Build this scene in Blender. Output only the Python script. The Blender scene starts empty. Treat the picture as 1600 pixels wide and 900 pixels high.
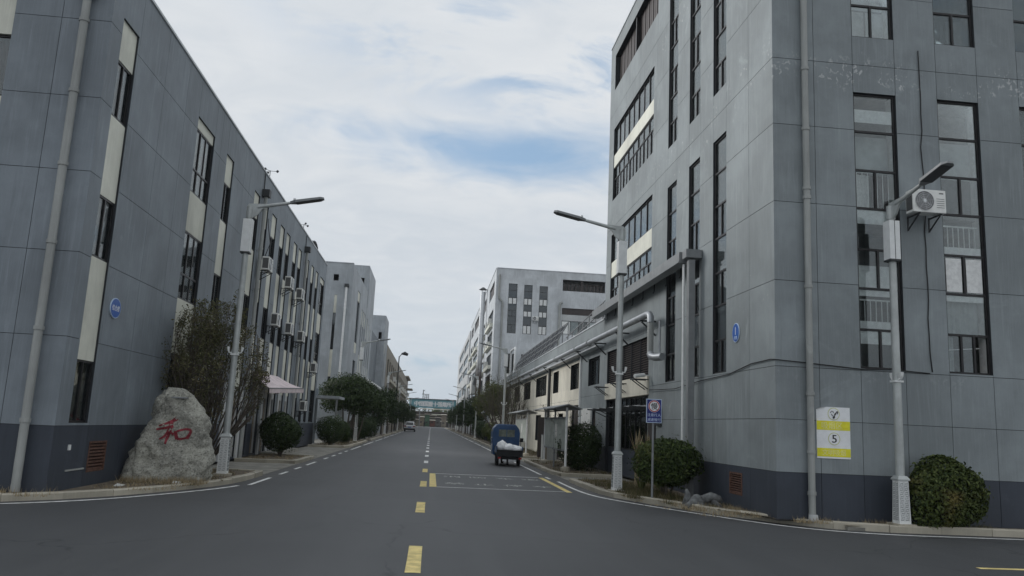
import bpy, math, random
import numpy as np
from mathutils import Vector, Matrix
from mathutils.bvhtree import BVHTree

SC = bpy.context.scene
COL = SC.collection
random.seed(7)

# ------------------------------------------------------------------ camera
cam_d = bpy.data.cameras.new('camera')
cam = bpy.data.objects.new('camera', cam_d)
COL.objects.link(cam)
YAW, PITCH, ROLL = 9.19816043e-02, 1.70750144e-01, 4.66184111e-02
cy_, sy_ = math.cos(YAW), math.sin(YAW)
f0 = Vector((sy_, cy_, 0)); r0 = Vector((cy_, -sy_, 0)); u0_ = Vector((0, 0, 1))
fw = f0 * math.cos(PITCH) + u0_ * math.sin(PITCH)
up = u0_ * math.cos(PITCH) - f0 * math.sin(PITCH)
rt = r0 * math.cos(ROLL) + up * math.sin(ROLL)
up = up * math.cos(ROLL) - r0 * math.sin(ROLL)
m3 = Matrix((rt, up, -fw)).transposed()
cam.matrix_world = Matrix.Translation((0, 0, 1.65)) @ m3.to_4x4()
cam_d.sensor_width = 36.0
cam_d.lens = 1246.4 / 1600 * 36
cam_d.clip_start = 0.1
cam_d.clip_end = 6000
SC.camera = cam

# ------------------------------------------------------------------ world / sun / exposure
SUN_EL, SUN_AZ = math.radians(24), math.radians(-60)      # azimuth from +Y towards +X
SC.view_settings.view_transform = 'Standard'
SC.view_settings.look = 'None'
SC.view_settings.gamma = 1.0
SC.view_settings.use_curve_mapping = False
SC.view_settings.exposure = 0.22
SC.render.engine = 'CYCLES'
SC.cycles.max_bounces = 6
SC.cycles.transparent_max_bounces = 8


class NT:
    """tiny helper for node trees"""
    def __init__(self, tree):
        self.t = tree

    def n(self, typ, **kw):
        nd = self.t.nodes.new(typ)
        for k, v in kw.items():
            if k == 'ins':
                for a, b in v.items():
                    if hasattr(b, 'is_output') and b.is_output:
                        self.t.links.new(b, nd.inputs[a])
                    else:
                        nd.inputs[a].default_value = b
            else:
                setattr(nd, k, v)
        return nd

    def math(self, op, a, b=None, c=None, clamp=False):
        nd = self.t.nodes.new('ShaderNodeMath'); nd.operation = op; nd.use_clamp = clamp
        for i, x in enumerate((a, b, c)):
            if x is None:
                continue
            if hasattr(x, 'is_output'):
                self.t.links.new(x, nd.inputs[i])
            else:
                nd.inputs[i].default_value = x
        return nd.outputs[0]

    def ramp(self, fac, a, b, lo=0.0, hi=1.0):
        nd = self.t.nodes.new('ShaderNodeMapRange'); nd.clamp = True; nd.interpolation_type = 'SMOOTHSTEP'
        self.t.links.new(fac, nd.inputs[0])
        for i, v in enumerate((a, b, lo, hi)):
            nd.inputs[i + 1].default_value = v
        return nd.outputs[0]

    def mix(self, fac, a, b, blend='MIX'):
        nd = self.t.nodes.new('ShaderNodeMix'); nd.data_type = 'RGBA'; nd.blend_type = blend
        for s, x in (('Factor', fac), ('A', a), ('B', b)):
            sock = [q for q in nd.inputs if q.name == s and (q.type == 'RGBA' if s != 'Factor' else q.type == 'VALUE')][0]
            if hasattr(x, 'is_output'):
                self.t.links.new(x, sock)
            else:
                sock.default_value = x if not isinstance(x, tuple) else (tuple(x) + (1.0,))[:4]
        return [q for q in nd.outputs if q.type == 'RGBA'][0]

    def noise(self, vec, scale, detail=3, rough=0.55, dist=0.0):
        nd = self.n('ShaderNodeTexNoise')
        nd.inputs['Scale'].default_value = scale; nd.inputs['Detail'].default_value = detail
        nd.inputs['Roughness'].default_value = rough; nd.inputs['Distortion'].default_value = dist
        if vec is not None:
            self.t.links.new(vec, nd.inputs['Vector'])
        return nd.outputs['Fac']

    def scale(self, vec, s):
        nd = self.n('ShaderNodeVectorMath', operation='MULTIPLY')
        self.t.links.new(vec, nd.inputs[0]); nd.inputs[1].default_value = s
        return nd.outputs[0]


world = bpy.data.worlds.new("World")
SC.world = world
world.use_nodes = True
wt = world.node_tree
wt.nodes.clear()
W = NT(wt)
sky = W.n('ShaderNodeTexSky', sky_type='NISHITA', sun_disc=False)
sky.sun_elevation = SUN_EL; sky.sun_rotation = SUN_AZ
sky.air_density = 1.0; sky.dust_density = 1.6; sky.ozone_density = 1.2
tc = W.n('ShaderNodeTexCoord')
sep = W.n('ShaderNodeSeparateXYZ', ins={0: tc.outputs['Generated']})
dx, dy, dz = sep.outputs
zc = W.math('ADD', W.math('MAXIMUM', dz, 0.0), 0.16)
px_ = W.math('DIVIDE', dx, zc); py_ = W.math('DIVIDE', dy, zc)
pv = W.n('ShaderNodeCombineXYZ', ins={0: px_, 1: py_, 2: 0.37}).outputs[0]
n1 = W.noise(pv, 1.15, 6, 0.6, 0.35)
n2 = W.noise(W.scale(pv, (1.0, 1.5, 1.0)), 1.7, 7, 0.60, 0.7)
n4 = W.noise(W.scale(pv, (1.0, 1.35, 1.0)), 4.2, 7, 0.60, 0.9)
az = W.math('ARCTAN2', dx, dy)
el = W.math('ARCSINE', dz)
# openings in the cloud deck where clear sky shows
def gap(az0, el0, ra, re, tilt, edge0, edge1):
    wob = W.math('ADD', W.math('MULTIPLY', W.math('SUBTRACT', n2, 0.5), 1.5), W.math('MULTIPLY', W.math('SUBTRACT', n4, 0.5), 0.9))
    a = W.math('SUBTRACT', az, az0)
    e = W.math('SUBTRACT', W.math('SUBTRACT', el, el0), W.math('MULTIPLY', a, tilt))
    d = W.math('SQRT', W.math('ADD', W.math('POWER', W.math('ABSOLUTE', W.math('DIVIDE', a, ra)), 2.0),
                              W.math('POWER', W.math('ABSOLUTE', W.math('DIVIDE', e, re)), 2.0)))
    return W.ramp(W.math('ADD', d, wob), edge0, edge1, 1.0, 0.0)
g1 = gap(0.085, 0.338, 0.22, 0.042, -0.02, 0.15, 1.45)
g2 = gap(0.10, 0.455, 0.42, 0.10, -0.16, 0.2, 1.5)
hol = W.ramp(n1, 0.60, 0.74)
hol = W.math('MULTIPLY', hol, 0.55)
thin = W.ramp(W.math('ADD', W.math('MULTIPLY', n2, 0.6), W.math('MULTIPLY', n4, 0.4)), 0.47, 0.63)
clear = W.math('MAXIMUM', W.math('MULTIPLY', g1, 0.9), W.math('MULTIPLY', W.math('MULTIPLY', g2, thin), 0.9))
clear = W.math('MAXIMUM', clear, hol)
n3 = W.noise(pv, 0.8, 5, 0.55, 0.2)
cl_a = W.mix(W.ramp(W.math('ADD', W.math('MULTIPLY', n3, 0.65), W.math('MULTIPLY', n4, 0.35)), 0.34, 0.66), (5.7, 6.2, 6.75), (7.1, 7.35, 7.6))
hz = W.ramp(dz, 0.0, 0.22, 1.0, 0.0)
cl = W.mix(W.math('MULTIPLY', hz, 0.75), cl_a, (5.3, 6.05, 6.75))
skyc = W.mix(0.55, sky.outputs[0], (2.9, 5.0, 7.6))
col = W.mix(clear, cl, skyc)
# below the horizon the dome shows a dull ground tone
col = W.mix(W.ramp(dz, -0.03, -0.005, 1.0, 0.0), col, (1.2, 1.25, 1.3))
bg = W.n('ShaderNodeBackground', ins={'Color': col, 'Strength': 0.092})
wo = W.n('ShaderNodeOutputWorld')
wt.links.new(bg.outputs[0], wo.inputs['Surface'])

sun_d = bpy.data.lights.new('sun', 'SUN')
sun_d.energy = 1.5
sun_d.angle = math.radians(26)
sun_d.color = (1.0, 0.985, 0.96)
sun = bpy.data.objects.new('sun', sun_d)
COL.objects.link(sun)
sd = Vector((math.sin(SUN_AZ) * math.cos(SUN_EL), math.cos(SUN_AZ) * math.cos(SUN_EL), math.sin(SUN_EL)))
sun.rotation_euler = sd.to_track_quat('Z', 'Y').to_euler()
sun.location = (0, 0, 60)

# ------------------------------------------------------------------ object helpers
def tag(o, label=None, cat=None, group=None, kind=None):
    if label: o['label'] = label
    if cat: o['category'] = cat
    if group: o['group'] = group
    if kind: o['kind'] = kind
    return o


def empty(name, loc=(0, 0, 0), label=None, cat=None, group=None, kind=None):
    o = bpy.data.objects.new(name, None)
    o.empty_display_size = 0.2
    o.location = loc
    COL.objects.link(o)
    return tag(o, label, cat, group, kind)


def wloc(o):
    v = Vector((0, 0, 0))
    while o is not None:
        v += o.location
        o = o.parent
    return v


def link(name, me, parent=None, loc=None):
    o = bpy.data.objects.new(name, me)
    if loc is not None: o.location = loc
    COL.objects.link(o)
    if parent is not None: o.parent = parent
    return o


def copy_tree(o, parent=None, **kw):
    c = o.copy(); COL.objects.link(c); c.parent = parent
    for ch in list(o.children): copy_tree(ch, c)
    return c


class MB:
    def __init__(s):
        s.v = []; s.f = []; s.m = []; s.cur = 0

    def face(s, pts):
        b = len(s.v); s.v += [tuple(p) for p in pts]
        s.f.append(tuple(range(b, b + len(pts)))); s.m.append(s.cur)

    def hexa(s, p):   # 8 points: bottom 4 ccw, top 4 ccw
        b = len(s.v); s.v += [tuple(q) for q in p]
        for f in ((3, 2, 1, 0), (4, 5, 6, 7), (0, 1, 5, 4), (1, 2, 6, 5), (2, 3, 7, 6), (3, 0, 4, 7)):
            s.f.append(tuple(b + i for i in f)); s.m.append(s.cur)

    def box(s, x0, x1, y0, y1, z0, z1):
        s.hexa([(x0, y0, z0), (x1, y0, z0), (x1, y1, z0), (x0, y1, z0),
                (x0, y0, z1), (x1, y0, z1), (x1, y1, z1), (x0, y1, z1)])

    def obox(s, c, ax, ay, az):   # centre and three half-axis vectors
        c = Vector(c); ax = Vector(ax); ay = Vector(ay); az = Vector(az)
        s.hexa([c - ax - ay - az, c + ax - ay - az, c + ax + ay - az, c - ax + ay - az,
                c - ax - ay + az, c + ax - ay + az, c + ax + ay + az, c - ax + ay + az])

    def beam(s, a, b, w, h, upv=(0, 0, 1)):
        a = Vector(a); b = Vector(b); d = b - a; L = d.length; d.normalize()
        x = d.cross(Vector(upv))
        if x.length < 1e-4: x = d.cross(Vector((0, 1, 0)))
        x.normalize(); z = x.cross(d)
        s.obox((a + b) / 2, d * L / 2, x * w / 2, z * h / 2)

    def tube(s, pts, r, n=8, cap=True):
        pts = [Vector(p) for p in pts]
        if not isinstance(r, (list, tuple)): r = [r] * len(pts)
        b0 = len(s.v); prev = None
        for i, p in enumerate(pts):
            d = (pts[min(i + 1, len(pts) - 1)] - pts[max(i - 1, 0)])
            if d.length < 1e-9: d = Vector((0, 0, 1))
            d.normalize()
            if prev is None:
                x = d.cross(Vector((0, 0, 1)))
                if x.length < 1e-3: x = Vector((1, 0, 0))
            else:
                x = prev - d * prev.dot(d)
            x.normalize(); prev = x; y = d.cross(x)
            for k in range(n):
                a = 2 * math.pi * k / n
                s.v.append(tuple(p + (x * math.cos(a) + y * math.sin(a)) * r[i]))
        for i in range(len(pts) - 1):
            for k in range(n):
                k2 = (k + 1) % n
                s.f.append((b0 + i * n + k, b0 + i * n + k2, b0 + (i + 1) * n + k2, b0 + (i + 1) * n + k)); s.m.append(s.cur)
        if cap:
            s.f.append(tuple(b0 + k for k in range(n))[::-1]); s.m.append(s.cur)
            e = b0 + (len(pts) - 1) * n
            s.f.append(tuple(e + k for k in range(n))); s.m.append(s.cur)

    def prism(s, poly, d):   # polygon points, extruded along vector d
        d = Vector(d); n = len(poly); b = len(s.v)
        s.v += [tuple(p) for p in poly] + [tuple(Vector(p) + d) for p in poly]
        s.f.append(tuple(range(b, b + n))[::-1]); s.m.append(s.cur)
        s.f.append(tuple(range(b + n, b + 2 * n))); s.m.append(s.cur)
        for i in range(n):
            j = (i + 1) % n
            s.f.append((b + i, b + j, b + n + j, b + n + i)); s.m.append(s.cur)

    def mesh(s, name, mats, org=(0, 0, 0), smooth=False):
        me = bpy.data.meshes.new(name)
        ox, oy, oz = org
        me.from_pydata([(x - ox, y - oy, z - oz) for x, y, z in s.v], [], s.f)
        if not isinstance(mats, (list, tuple)): mats = [mats]
        for m in mats: me.materials.append(m)
        if len(mats) > 1: me.polygons.foreach_set('material_index', s.m)
        if smooth: me.polygons.foreach_set('use_smooth', [True] * len(me.polygons))
        me.update()
        return me

    def build(s, name, mats, parent=None, smooth=False):
        org = wloc(parent) if parent is not None else (0, 0, 0)
        return link(name, s.mesh(name, mats, org, smooth), parent)

    def build_at(s, name, mats, loc, smooth=False):    # a one-mesh thing whose origin is at its base
        return link(name, s.mesh(name, mats, loc, smooth), None, loc)


ORD = ['first', 'second', 'third', 'fourth', 'fifth', 'sixth', 'seventh', 'eighth', 'ninth', 'tenth', 'eleventh', 'twelfth', 'thirteenth', 'fourteenth', 'fifteenth']


def smooth_by_angle(o, ang=40):
    me = o.data
    me.polygons.foreach_set('use_smooth', [True] * len(me.polygons))
    try:
        me.set_sharp_from_angle(angle=math.radians(ang))
    except Exception:
        pass
    return o


# ------------------------------------------------------------------ materials
def new_mat(name):
    m = bpy.data.materials.new(name); m.use_nodes = True
    m.node_tree.nodes.clear()
    T = NT(m.node_tree)
    out = T.n('ShaderNodeOutputMaterial')
    return m, T, out


def simple(name, col, rough=0.6, metal=0.0, var=0.12, vscale=6.0, bump=0.0, bscale=60.0, rnd=0.0, spec=0.5, coat=0.0):
    m, T, out = new_mat(name)
    pos = T.n('ShaderNodeNewGeometry').outputs['Position']
    n = T.noise(pos, vscale, 4, 0.6)
    dark = tuple(c * (1 - var) for c in col); lite = tuple(min(1, c * (1 + var)) for c in col)
    c = T.mix(T.ramp(n, 0.3, 0.7), dark, lite)
    if rnd:
        oi = T.n('ShaderNodeObjectInfo').outputs['Random']
        c = T.mix(1.0, c, T.mix(oi, (1 - rnd,) * 3, (1 + rnd,) * 3), 'MULTIPLY')
    b = T.n('ShaderNodeBsdfPrincipled', ins={'Base Color': c, 'Roughness': rough, 'Metallic': metal, 'Specular IOR Level': spec, 'Coat Weight': coat})
    if bump:
        bn = T.n('ShaderNodeBump', ins={'Height': T.noise(pos, bscale, 4, 0.6), 'Strength': bump, 'Distance': 0.02})
        T.t.links.new(bn.outputs[0], b.inputs['Normal'])
    T.t.links.new(b.outputs[0], out.inputs[0])
    return m


def wall_mat(name, col, streak=0.5, rnd=0.05, flecks=(), stain=0.25, grime=0.3, rough=0.62, tone=None):
    """weathered painted render: blotches, vertical run marks, flaked patches"""
    m, T, out = new_mat(name)
    pos = T.n('ShaderNodeNewGeometry').outputs['Position']
    sx = T.n('ShaderNodeSeparateXYZ', ins={0: pos})
    big = T.noise(pos, 0.45, 4, 0.6, 0.3)
    mid = T.noise(pos, 2.2, 5, 0.65)
    run = T.noise(T.scale(pos, (1.0, 1.0, 0.07)), 9.0, 5, 0.6)
    brush = T.noise(T.scale(pos, (1.0, 1.0, 0.03)), 45.0, 2, 0.5)
    fine = T.noise(pos, 90.0, 2, 0.5)
    tone = tone or tuple(c * 0.80 for c in col)
    lite = tuple(c * 1.12 for c in col)
    c = T.mix(T.ramp(big, 0.32, 0.68), tone, lite)
    c = T.mix(T.math('MULTIPLY', T.ramp(mid, 0.35, 0.75), stain), c, tuple(x * 0.72 for x in col))
    c = T.mix(T.math('MULTIPLY', T.ramp(run, 0.52, 0.80), streak), c, tuple(min(1, x * 1.45 + 0.01) for x in col))
    c = T.mix(T.math('MULTIPLY', T.ramp(run, 0.45, 0.22), streak * 0.8), c, tuple(x * 0.62 for x in col))
    c = T.mix(T.math('MULTIPLY', T.ramp(brush, 0.45, 0.75), 0.22), c, tuple(min(1, x * 1.3) for x in col))
    c = T.mix(T.math('MULTIPLY', T.ramp(fine, 0.4, 0.7), 0.12), c, tuple(x * 0.6 for x in col))
    # worn chalky patches
    ch = T.math('MULTIPLY', T.ramp(T.noise(pos, 0.8, 6, 0.7, 0.8), 0.60, 0.75), grime)
    c = T.mix(ch, c, tuple(min(1, x * 1.35 + 0.03) for x in col))
    for z0, z1, dens in flecks:
        fl = T.noise(T.scale(pos, (1.0, 1.0, 0.8)), 11.0, 4, 0.6, 0.6)
        where = T.noise(pos, 1.5, 3, 0.6)
        zz_ = T.math('ADD', sx.outputs[2], T.math('MULTIPLY', T.math('SUBTRACT', T.noise(pos, 0.9, 3, 0.6), 0.5), 0.9))
        zc_ = T.math('MULTIPLY', T.ramp(zz_, z0, z0 + 0.3), T.ramp(zz_, z1 - 0.35, z1, 1.0, 0.0))
        k = T.math('MULTIPLY', T.math('MULTIPLY', T.ramp(fl, dens, dens + 0.04), T.ramp(where, 0.47, 0.58)), zc_)
        c = T.mix(T.math('MULTIPLY', k, 0.8), c, (0.55, 0.56, 0.56))
    if rnd:
        oi = T.n('ShaderNodeObjectInfo').outputs['Random']
        c = T.mix(1.0, c, T.mix(oi, (1 - rnd, 1 - rnd, 1 - rnd), (1 + rnd, 1 + rnd, 1 + rnd * 1.1)), 'MULTIPLY')
    b = T.n('ShaderNodeBsdfPrincipled', ins={'Base Color': c, 'Roughness': rough, 'Specular IOR Level': 0.45})
    h = T.math('ADD', T.math('MULTIPLY', fine, 0.4), T.math('MULTIPLY', T.noise(pos, 5.0, 4, 0.6), 1.2))
    bn = T.n('ShaderNodeBump', ins={'Height': h, 'Strength': 0.25, 'Distance': 0.01})
    T.t.links.new(bn.outputs[0], b.inputs['Normal'])
    T.t.links.new(b.outputs[0], out.inputs[0])
    return m


def leaf_mat(name, c0, c1, c2=None):
    m, T, out = new_mat(name)
    g = T.n('ShaderNodeNewGeometry')
    r = g.outputs['Random Per Island']
    c = T.mix(r, c0, c1)
    if c2:
        c = T.mix(T.ramp(T.noise(g.outputs['Position'], 1.6, 3, 0.5), 0.52, 0.72), c, c2)
    b = T.n('ShaderNodeBsdfPrincipled', ins={'Base Color': c, 'Roughness': 0.55, 'Specular IOR Level': 0.22})
    tr = T.n('ShaderNodeBsdfTranslucent', ins={'Color': c})
    mx = T.n('ShaderNodeMixShader', ins={0: 0.18, 1: b.outputs[0], 2: tr.outputs[0]})
    T.t.links.new(mx.outputs[0], out.inputs[0])
    return m


def glass_mat(name, tint=(0.93, 0.95, 0.95), base=0.012, rough=0.02):
    m, T, out = new_mat(name)
    fr = T.n('ShaderNodeFresnel', ins={'IOR': 1.52})
    fac = T.math('ADD', T.math('MULTIPLY', fr.outputs[0], 0.95), base, clamp=True)
    pos = T.n('ShaderNodeNewGeometry').outputs['Position']
    bn = T.n('ShaderNodeBump', ins={'Height': T.noise(pos, 1.3, 2, 0.5), 'Strength': 0.06, 'Distance': 0.05})
    tr = T.n('ShaderNodeBsdfTransparent', ins={'Color': tint + (1,)})
    gl = T.n('ShaderNodeBsdfGlossy', ins={'Color': (0.9, 0.94, 0.95, 1), 'Roughness': rough})
    T.t.links.new(bn.outputs[0], gl.inputs['Normal'])
    mx = T.n('ShaderNodeMixShader', ins={0: fac, 1: tr.outputs[0], 2: gl.outputs[0]})
    T.t.links.new(mx.outputs[0], out.inputs[0])
    return m


M = {}
M['wall'] = wall_mat('grey painted render', (0.262, 0.292, 0.303), streak=0.42, grime=.4, stain=.45, flecks=((9.05, 10.0, 0.565), (2.80, 3.10, 0.54), (4.4, 4.85, 0.66)))
M['wall_pale'] = wall_mat('pale grey painted render', (0.62, 0.645, 0.665), streak=0.5, stain=.4, grime=.4)
M['wall_left'] = wall_mat('blue grey painted render', (0.228, 0.258, 0.286), streak=0.55, grime=0.5, stain=.4)
M['wall_street'] = wall_mat('mid grey painted render', (0.262, 0.292, 0.300), streak=0.42, flecks=((9.0, 10.6, 0.62), (13.7, 14.6, 0.62), (4.3, 5.6, 0.66)), grime=0.6, stain=.35)
M['wall_mid'] = wall_mat('mid pale grey painted render', (0.42, 0.45, 0.475), streak=0.55, stain=.45, grime=.4)
M['plinth'] = wall_mat('navy painted plinth', (0.047, 0.056, 0.074), streak=0.5, grime=0.35)
M['joint'] = simple('joint shadow gap', (0.03, 0.033, 0.038), 0.9)
M['cream'] = wall_mat('cream painted panel', (0.74, 0.735, 0.635), streak=0.30, grime=0.1, rnd=0.06)
M['cream_wall'] = wall_mat('cream painted wall', (0.74, 0.70, 0.59), streak=0.25, grime=0.1)
M['white_band'] = wall_mat('off white wall', (0.58, 0.59, 0.59), streak=0.25)
M['frame'] = simple('dark bronze window frame', (0.022, 0.021, 0.022), 0.4, 0.3, 0.2)
M['reveal'] = simple('white window reveal', (0.80, 0.79, 0.76), 0.7)
M['glass'] = glass_mat('window glass')
M['glass_far'] = glass_mat('far window glass', (0.30, 0.32, 0.34), 0.05, 0.05)
M['interior'] = simple('dim room surface', (0.24, 0.24, 0.23), 0.9, var=0.3, vscale=1.5)
M['curtain_white'] = simple('white curtain', (0.88, 0.885, 0.87), 0.85, var=0.1, vscale=12, rnd=0.12)
M['curtain_grey'] = simple('grey curtain', (0.40, 0.43, 0.43), 0.85, var=0.2, vscale=2, rnd=0.2)
M['film'] = simple('pale window blind', (0.80, 0.83, 0.83), 0.6, var=0.12, vscale=1.2, rnd=0.22)
M['curtain_dark'] = simple('dark brown curtain', (0.07, 0.055, 0.055), 0.85, var=0.2, vscale=8)
M['rail'] = simple('white painted railing', (0.80, 0.81, 0.79), 0.5)
M['galv'] = wall_mat('weathered grey drain pipe', (0.36, 0.37, 0.355), streak=0.7, rnd=0.03, grime=0.5, rough=0.5)
M['pole'] = simple('galvanised lamp pole', (0.46, 0.48, 0.47), 0.45, 0.25, 0.12, 3)
M['lamp_white'] = simple('white lamp panel', (0.82, 0.83, 0.82), 0.45, 0, 0.06)
M['lamp_dark'] = simple('dark lamp head', (0.035, 0.037, 0.04), 0.4, 0.2)
M['key'] = simple('grey key pattern', (0.22, 0.235, 0.24), 0.5)
M['concrete'] = wall_mat('kerb concrete', (0.46, 0.42, 0.335), streak=0.2, rnd=0.14, grime=0.3, stain=0.6)
M['paving'] = simple('concrete paving', (0.25, 0.24, 0.21), 0.9, 0, 0.28, 1.8, 0.3, 40)
M['soil'] = simple('dry soil', (0.15, 0.122, 0.088), 0.95, 0, 0.5, 7.0, 0.8, 30)
M['ground'] = simple('bare ground', (0.12, 0.115, 0.1), 0.95, 0, 0.3, 0.5)
M['yellow_paint'] = simple('worn yellow road paint', (0.72, 0.58, 0.24), 0.8, 0, 0.22, 5, rnd=0.05)
M['white_paint'] = simple('worn white road paint', (0.76, 0.76, 0.74), 0.8, 0, 0.25, 6)
M['bark'] = simple('grey brown bark', (0.10, 0.085, 0.068), 0.9, 0, 0.35, 14, 0.6, 50)
M['twig'] = simple('bare brown twig', (0.11, 0.092, 0.076), 0.9, 0, 0.3, 10)
M['leaf_bush'] = leaf_mat('dark shrub leaf', (0.022, 0.042, 0.012), (0.10, 0.14, 0.04), (0.16, 0.18, 0.055))
M['leaf_warm'] = leaf_mat('reddish green shrub leaf', (0.026, 0.045, 0.012), (0.12, 0.15, 0.042), (0.20, 0.16, 0.055))
M['leaf_dark'] = leaf_mat('evergreen leaf', (0.016, 0.032, 0.011), (0.07, 0.105, 0.035))
M['leaf_olive'] = leaf_mat('olive green leaf', (0.05, 0.07, 0.02), (0.17, 0.19, 0.06))
M['leaf_small'] = leaf_mat('small dull leaf', (0.045, 0.052, 0.02), (0.18, 0.175, 0.08), (0.24, 0.20, 0.115))
M['grass'] = leaf_mat('weedy grass', (0.055, 0.065, 0.022), (0.17, 0.14, 0.07))
M['straw'] = leaf_mat('dry straw', (0.26, 0.20, 0.115), (0.46, 0.38, 0.25))
M['steel'] = simple('bright insulated pipe', (0.42, 0.44, 0.46), 0.48, 0.55, 0.12, 3)
M['iron'] = simple('dark steel', (0.055, 0.058, 0.06), 0.55, 0.4)
M['grey_steel'] = simple('grey painted steel', (0.24, 0.25, 0.255), 0.5, 0.1, 0.12, 3)
M['louvre'] = simple('brown louvre', (0.045, 0.033, 0.031), 0.55, 0, 0.2, 4)
M['rusty'] = simple('rust red vent', (0.12, 0.060, 0.042), 0.8, 0, 0.4, 15)
M['ac'] = simple('air conditioner casing', (0.80, 0.80, 0.77), 0.5, 0, 0.08, 5, rnd=0.08)
M['ac_dark'] = simple('fan grille', (0.10, 0.10, 0.10), 0.5)
M['sign_blue'] = simple('blue enamel', (0.012, 0.10, 0.42), 0.35, 0, 0.06)
M['sign_navy'] = simple('navy sign face', (0.012, 0.022, 0.20), 0.4, 0, 0.1)
M['sign_white'] = simple('white print', (0.86, 0.87, 0.88), 0.5, 0, 0.05)
M['sign_pale_blue'] = simple('pale blue print', (0.62, 0.74, 0.92), 0.5)
M['sign_yellow'] = simple('yellow print', (0.82, 0.76, 0.03), 0.5, 0, 0.08)
M['sign_cream'] = simple('faded print', (0.86, 0.82, 0.36), 0.5)
M['sign_lime'] = simple('pale lime ring', (0.60, 0.62, 0.34), 0.5)
M['ink'] = simple('black print', (0.012, 0.012, 0.012), 0.5)
M['red_paint'] = simple('faded red paint', (0.22, 0.022, 0.034), 0.7, 0, 0.3, 14)
M['sign_red'] = simple('red print', (0.45, 0.03, 0.03), 0.5)
M['truck'] = simple('blue vehicle paint', (0.007, 0.055, 0.16), 0.38, 0.0, 0.15, 4, coat=0.25)
M['truck_dark'] = simple('dark vehicle underside', (0.015, 0.016, 0.018), 0.7)
M['tyre'] = simple('tyre rubber', (0.014, 0.014, 0.015), 0.85)
M['sack'] = simple('white woven sack', (0.93, 0.94, 0.95), 0.7, 0, 0.1, 10, 0.3, 40)
M['chrome'] = simple('bright metal', (0.55, 0.56, 0.57), 0.3, 0.8)
M['tail_red'] = simple('red lens', (0.30, 0.01, 0.01), 0.25)
M['car_silver'] = simple('silver car paint', (0.70, 0.71, 0.72), 0.3, 0.3, 0.03)
M['car_glass'] = simple('car glass', (0.05, 0.055, 0.06), 0.08)
M['cab_glass'] = simple('cab glass with painted light', (0.14, 0.16, 0.13), 0.25, 0, .3, 6)  # opaque panes; light coming through the cab is put into their colour
M['awning'] = simple('faded pink awning fabric', (0.80, 0.68, 0.69), 0.85, 0, 0.14, 3)
M['wood'] = simple('tan door', (0.22, 0.175, 0.125), 0.7, 0, 0.2, 4)
M['dark_door'] = simple('dark brown door', (0.038, 0.030, 0.028), 0.6)
M['board'] = simple('faded notice board', (0.36, 0.39, 0.355), 0.45, 0, 0.22, 3)
M['teal'] = simple('teal bridge cladding', (0.17, 0.38, 0.44), 0.5, 0, 0.12, 1)
M['tan_wall'] = wall_mat('tan painted wall', (0.32, 0.285, 0.23), streak=0.4)
M['roof_grey'] = simple('grey roof', (0.16, 0.165, 0.17), 0.8)
M['solar'] = simple('dark solar panel', (0.022, 0.026, 0.034), 0.75, 0, 0.2, 2, spec=.15)
M['cloth'] = simple('dark clothing', (0.012, 0.012, 0.016), 0.8)
M['skin'] = simple('skin', (0.40, 0.25, 0.18), 0.6)
M['cable'] = simple('black cable', (0.010, 0.010, 0.011), 0.6)
M['paper'] = simple('white litter', (0.6, 0.6, 0.57), 0.8)


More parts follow.
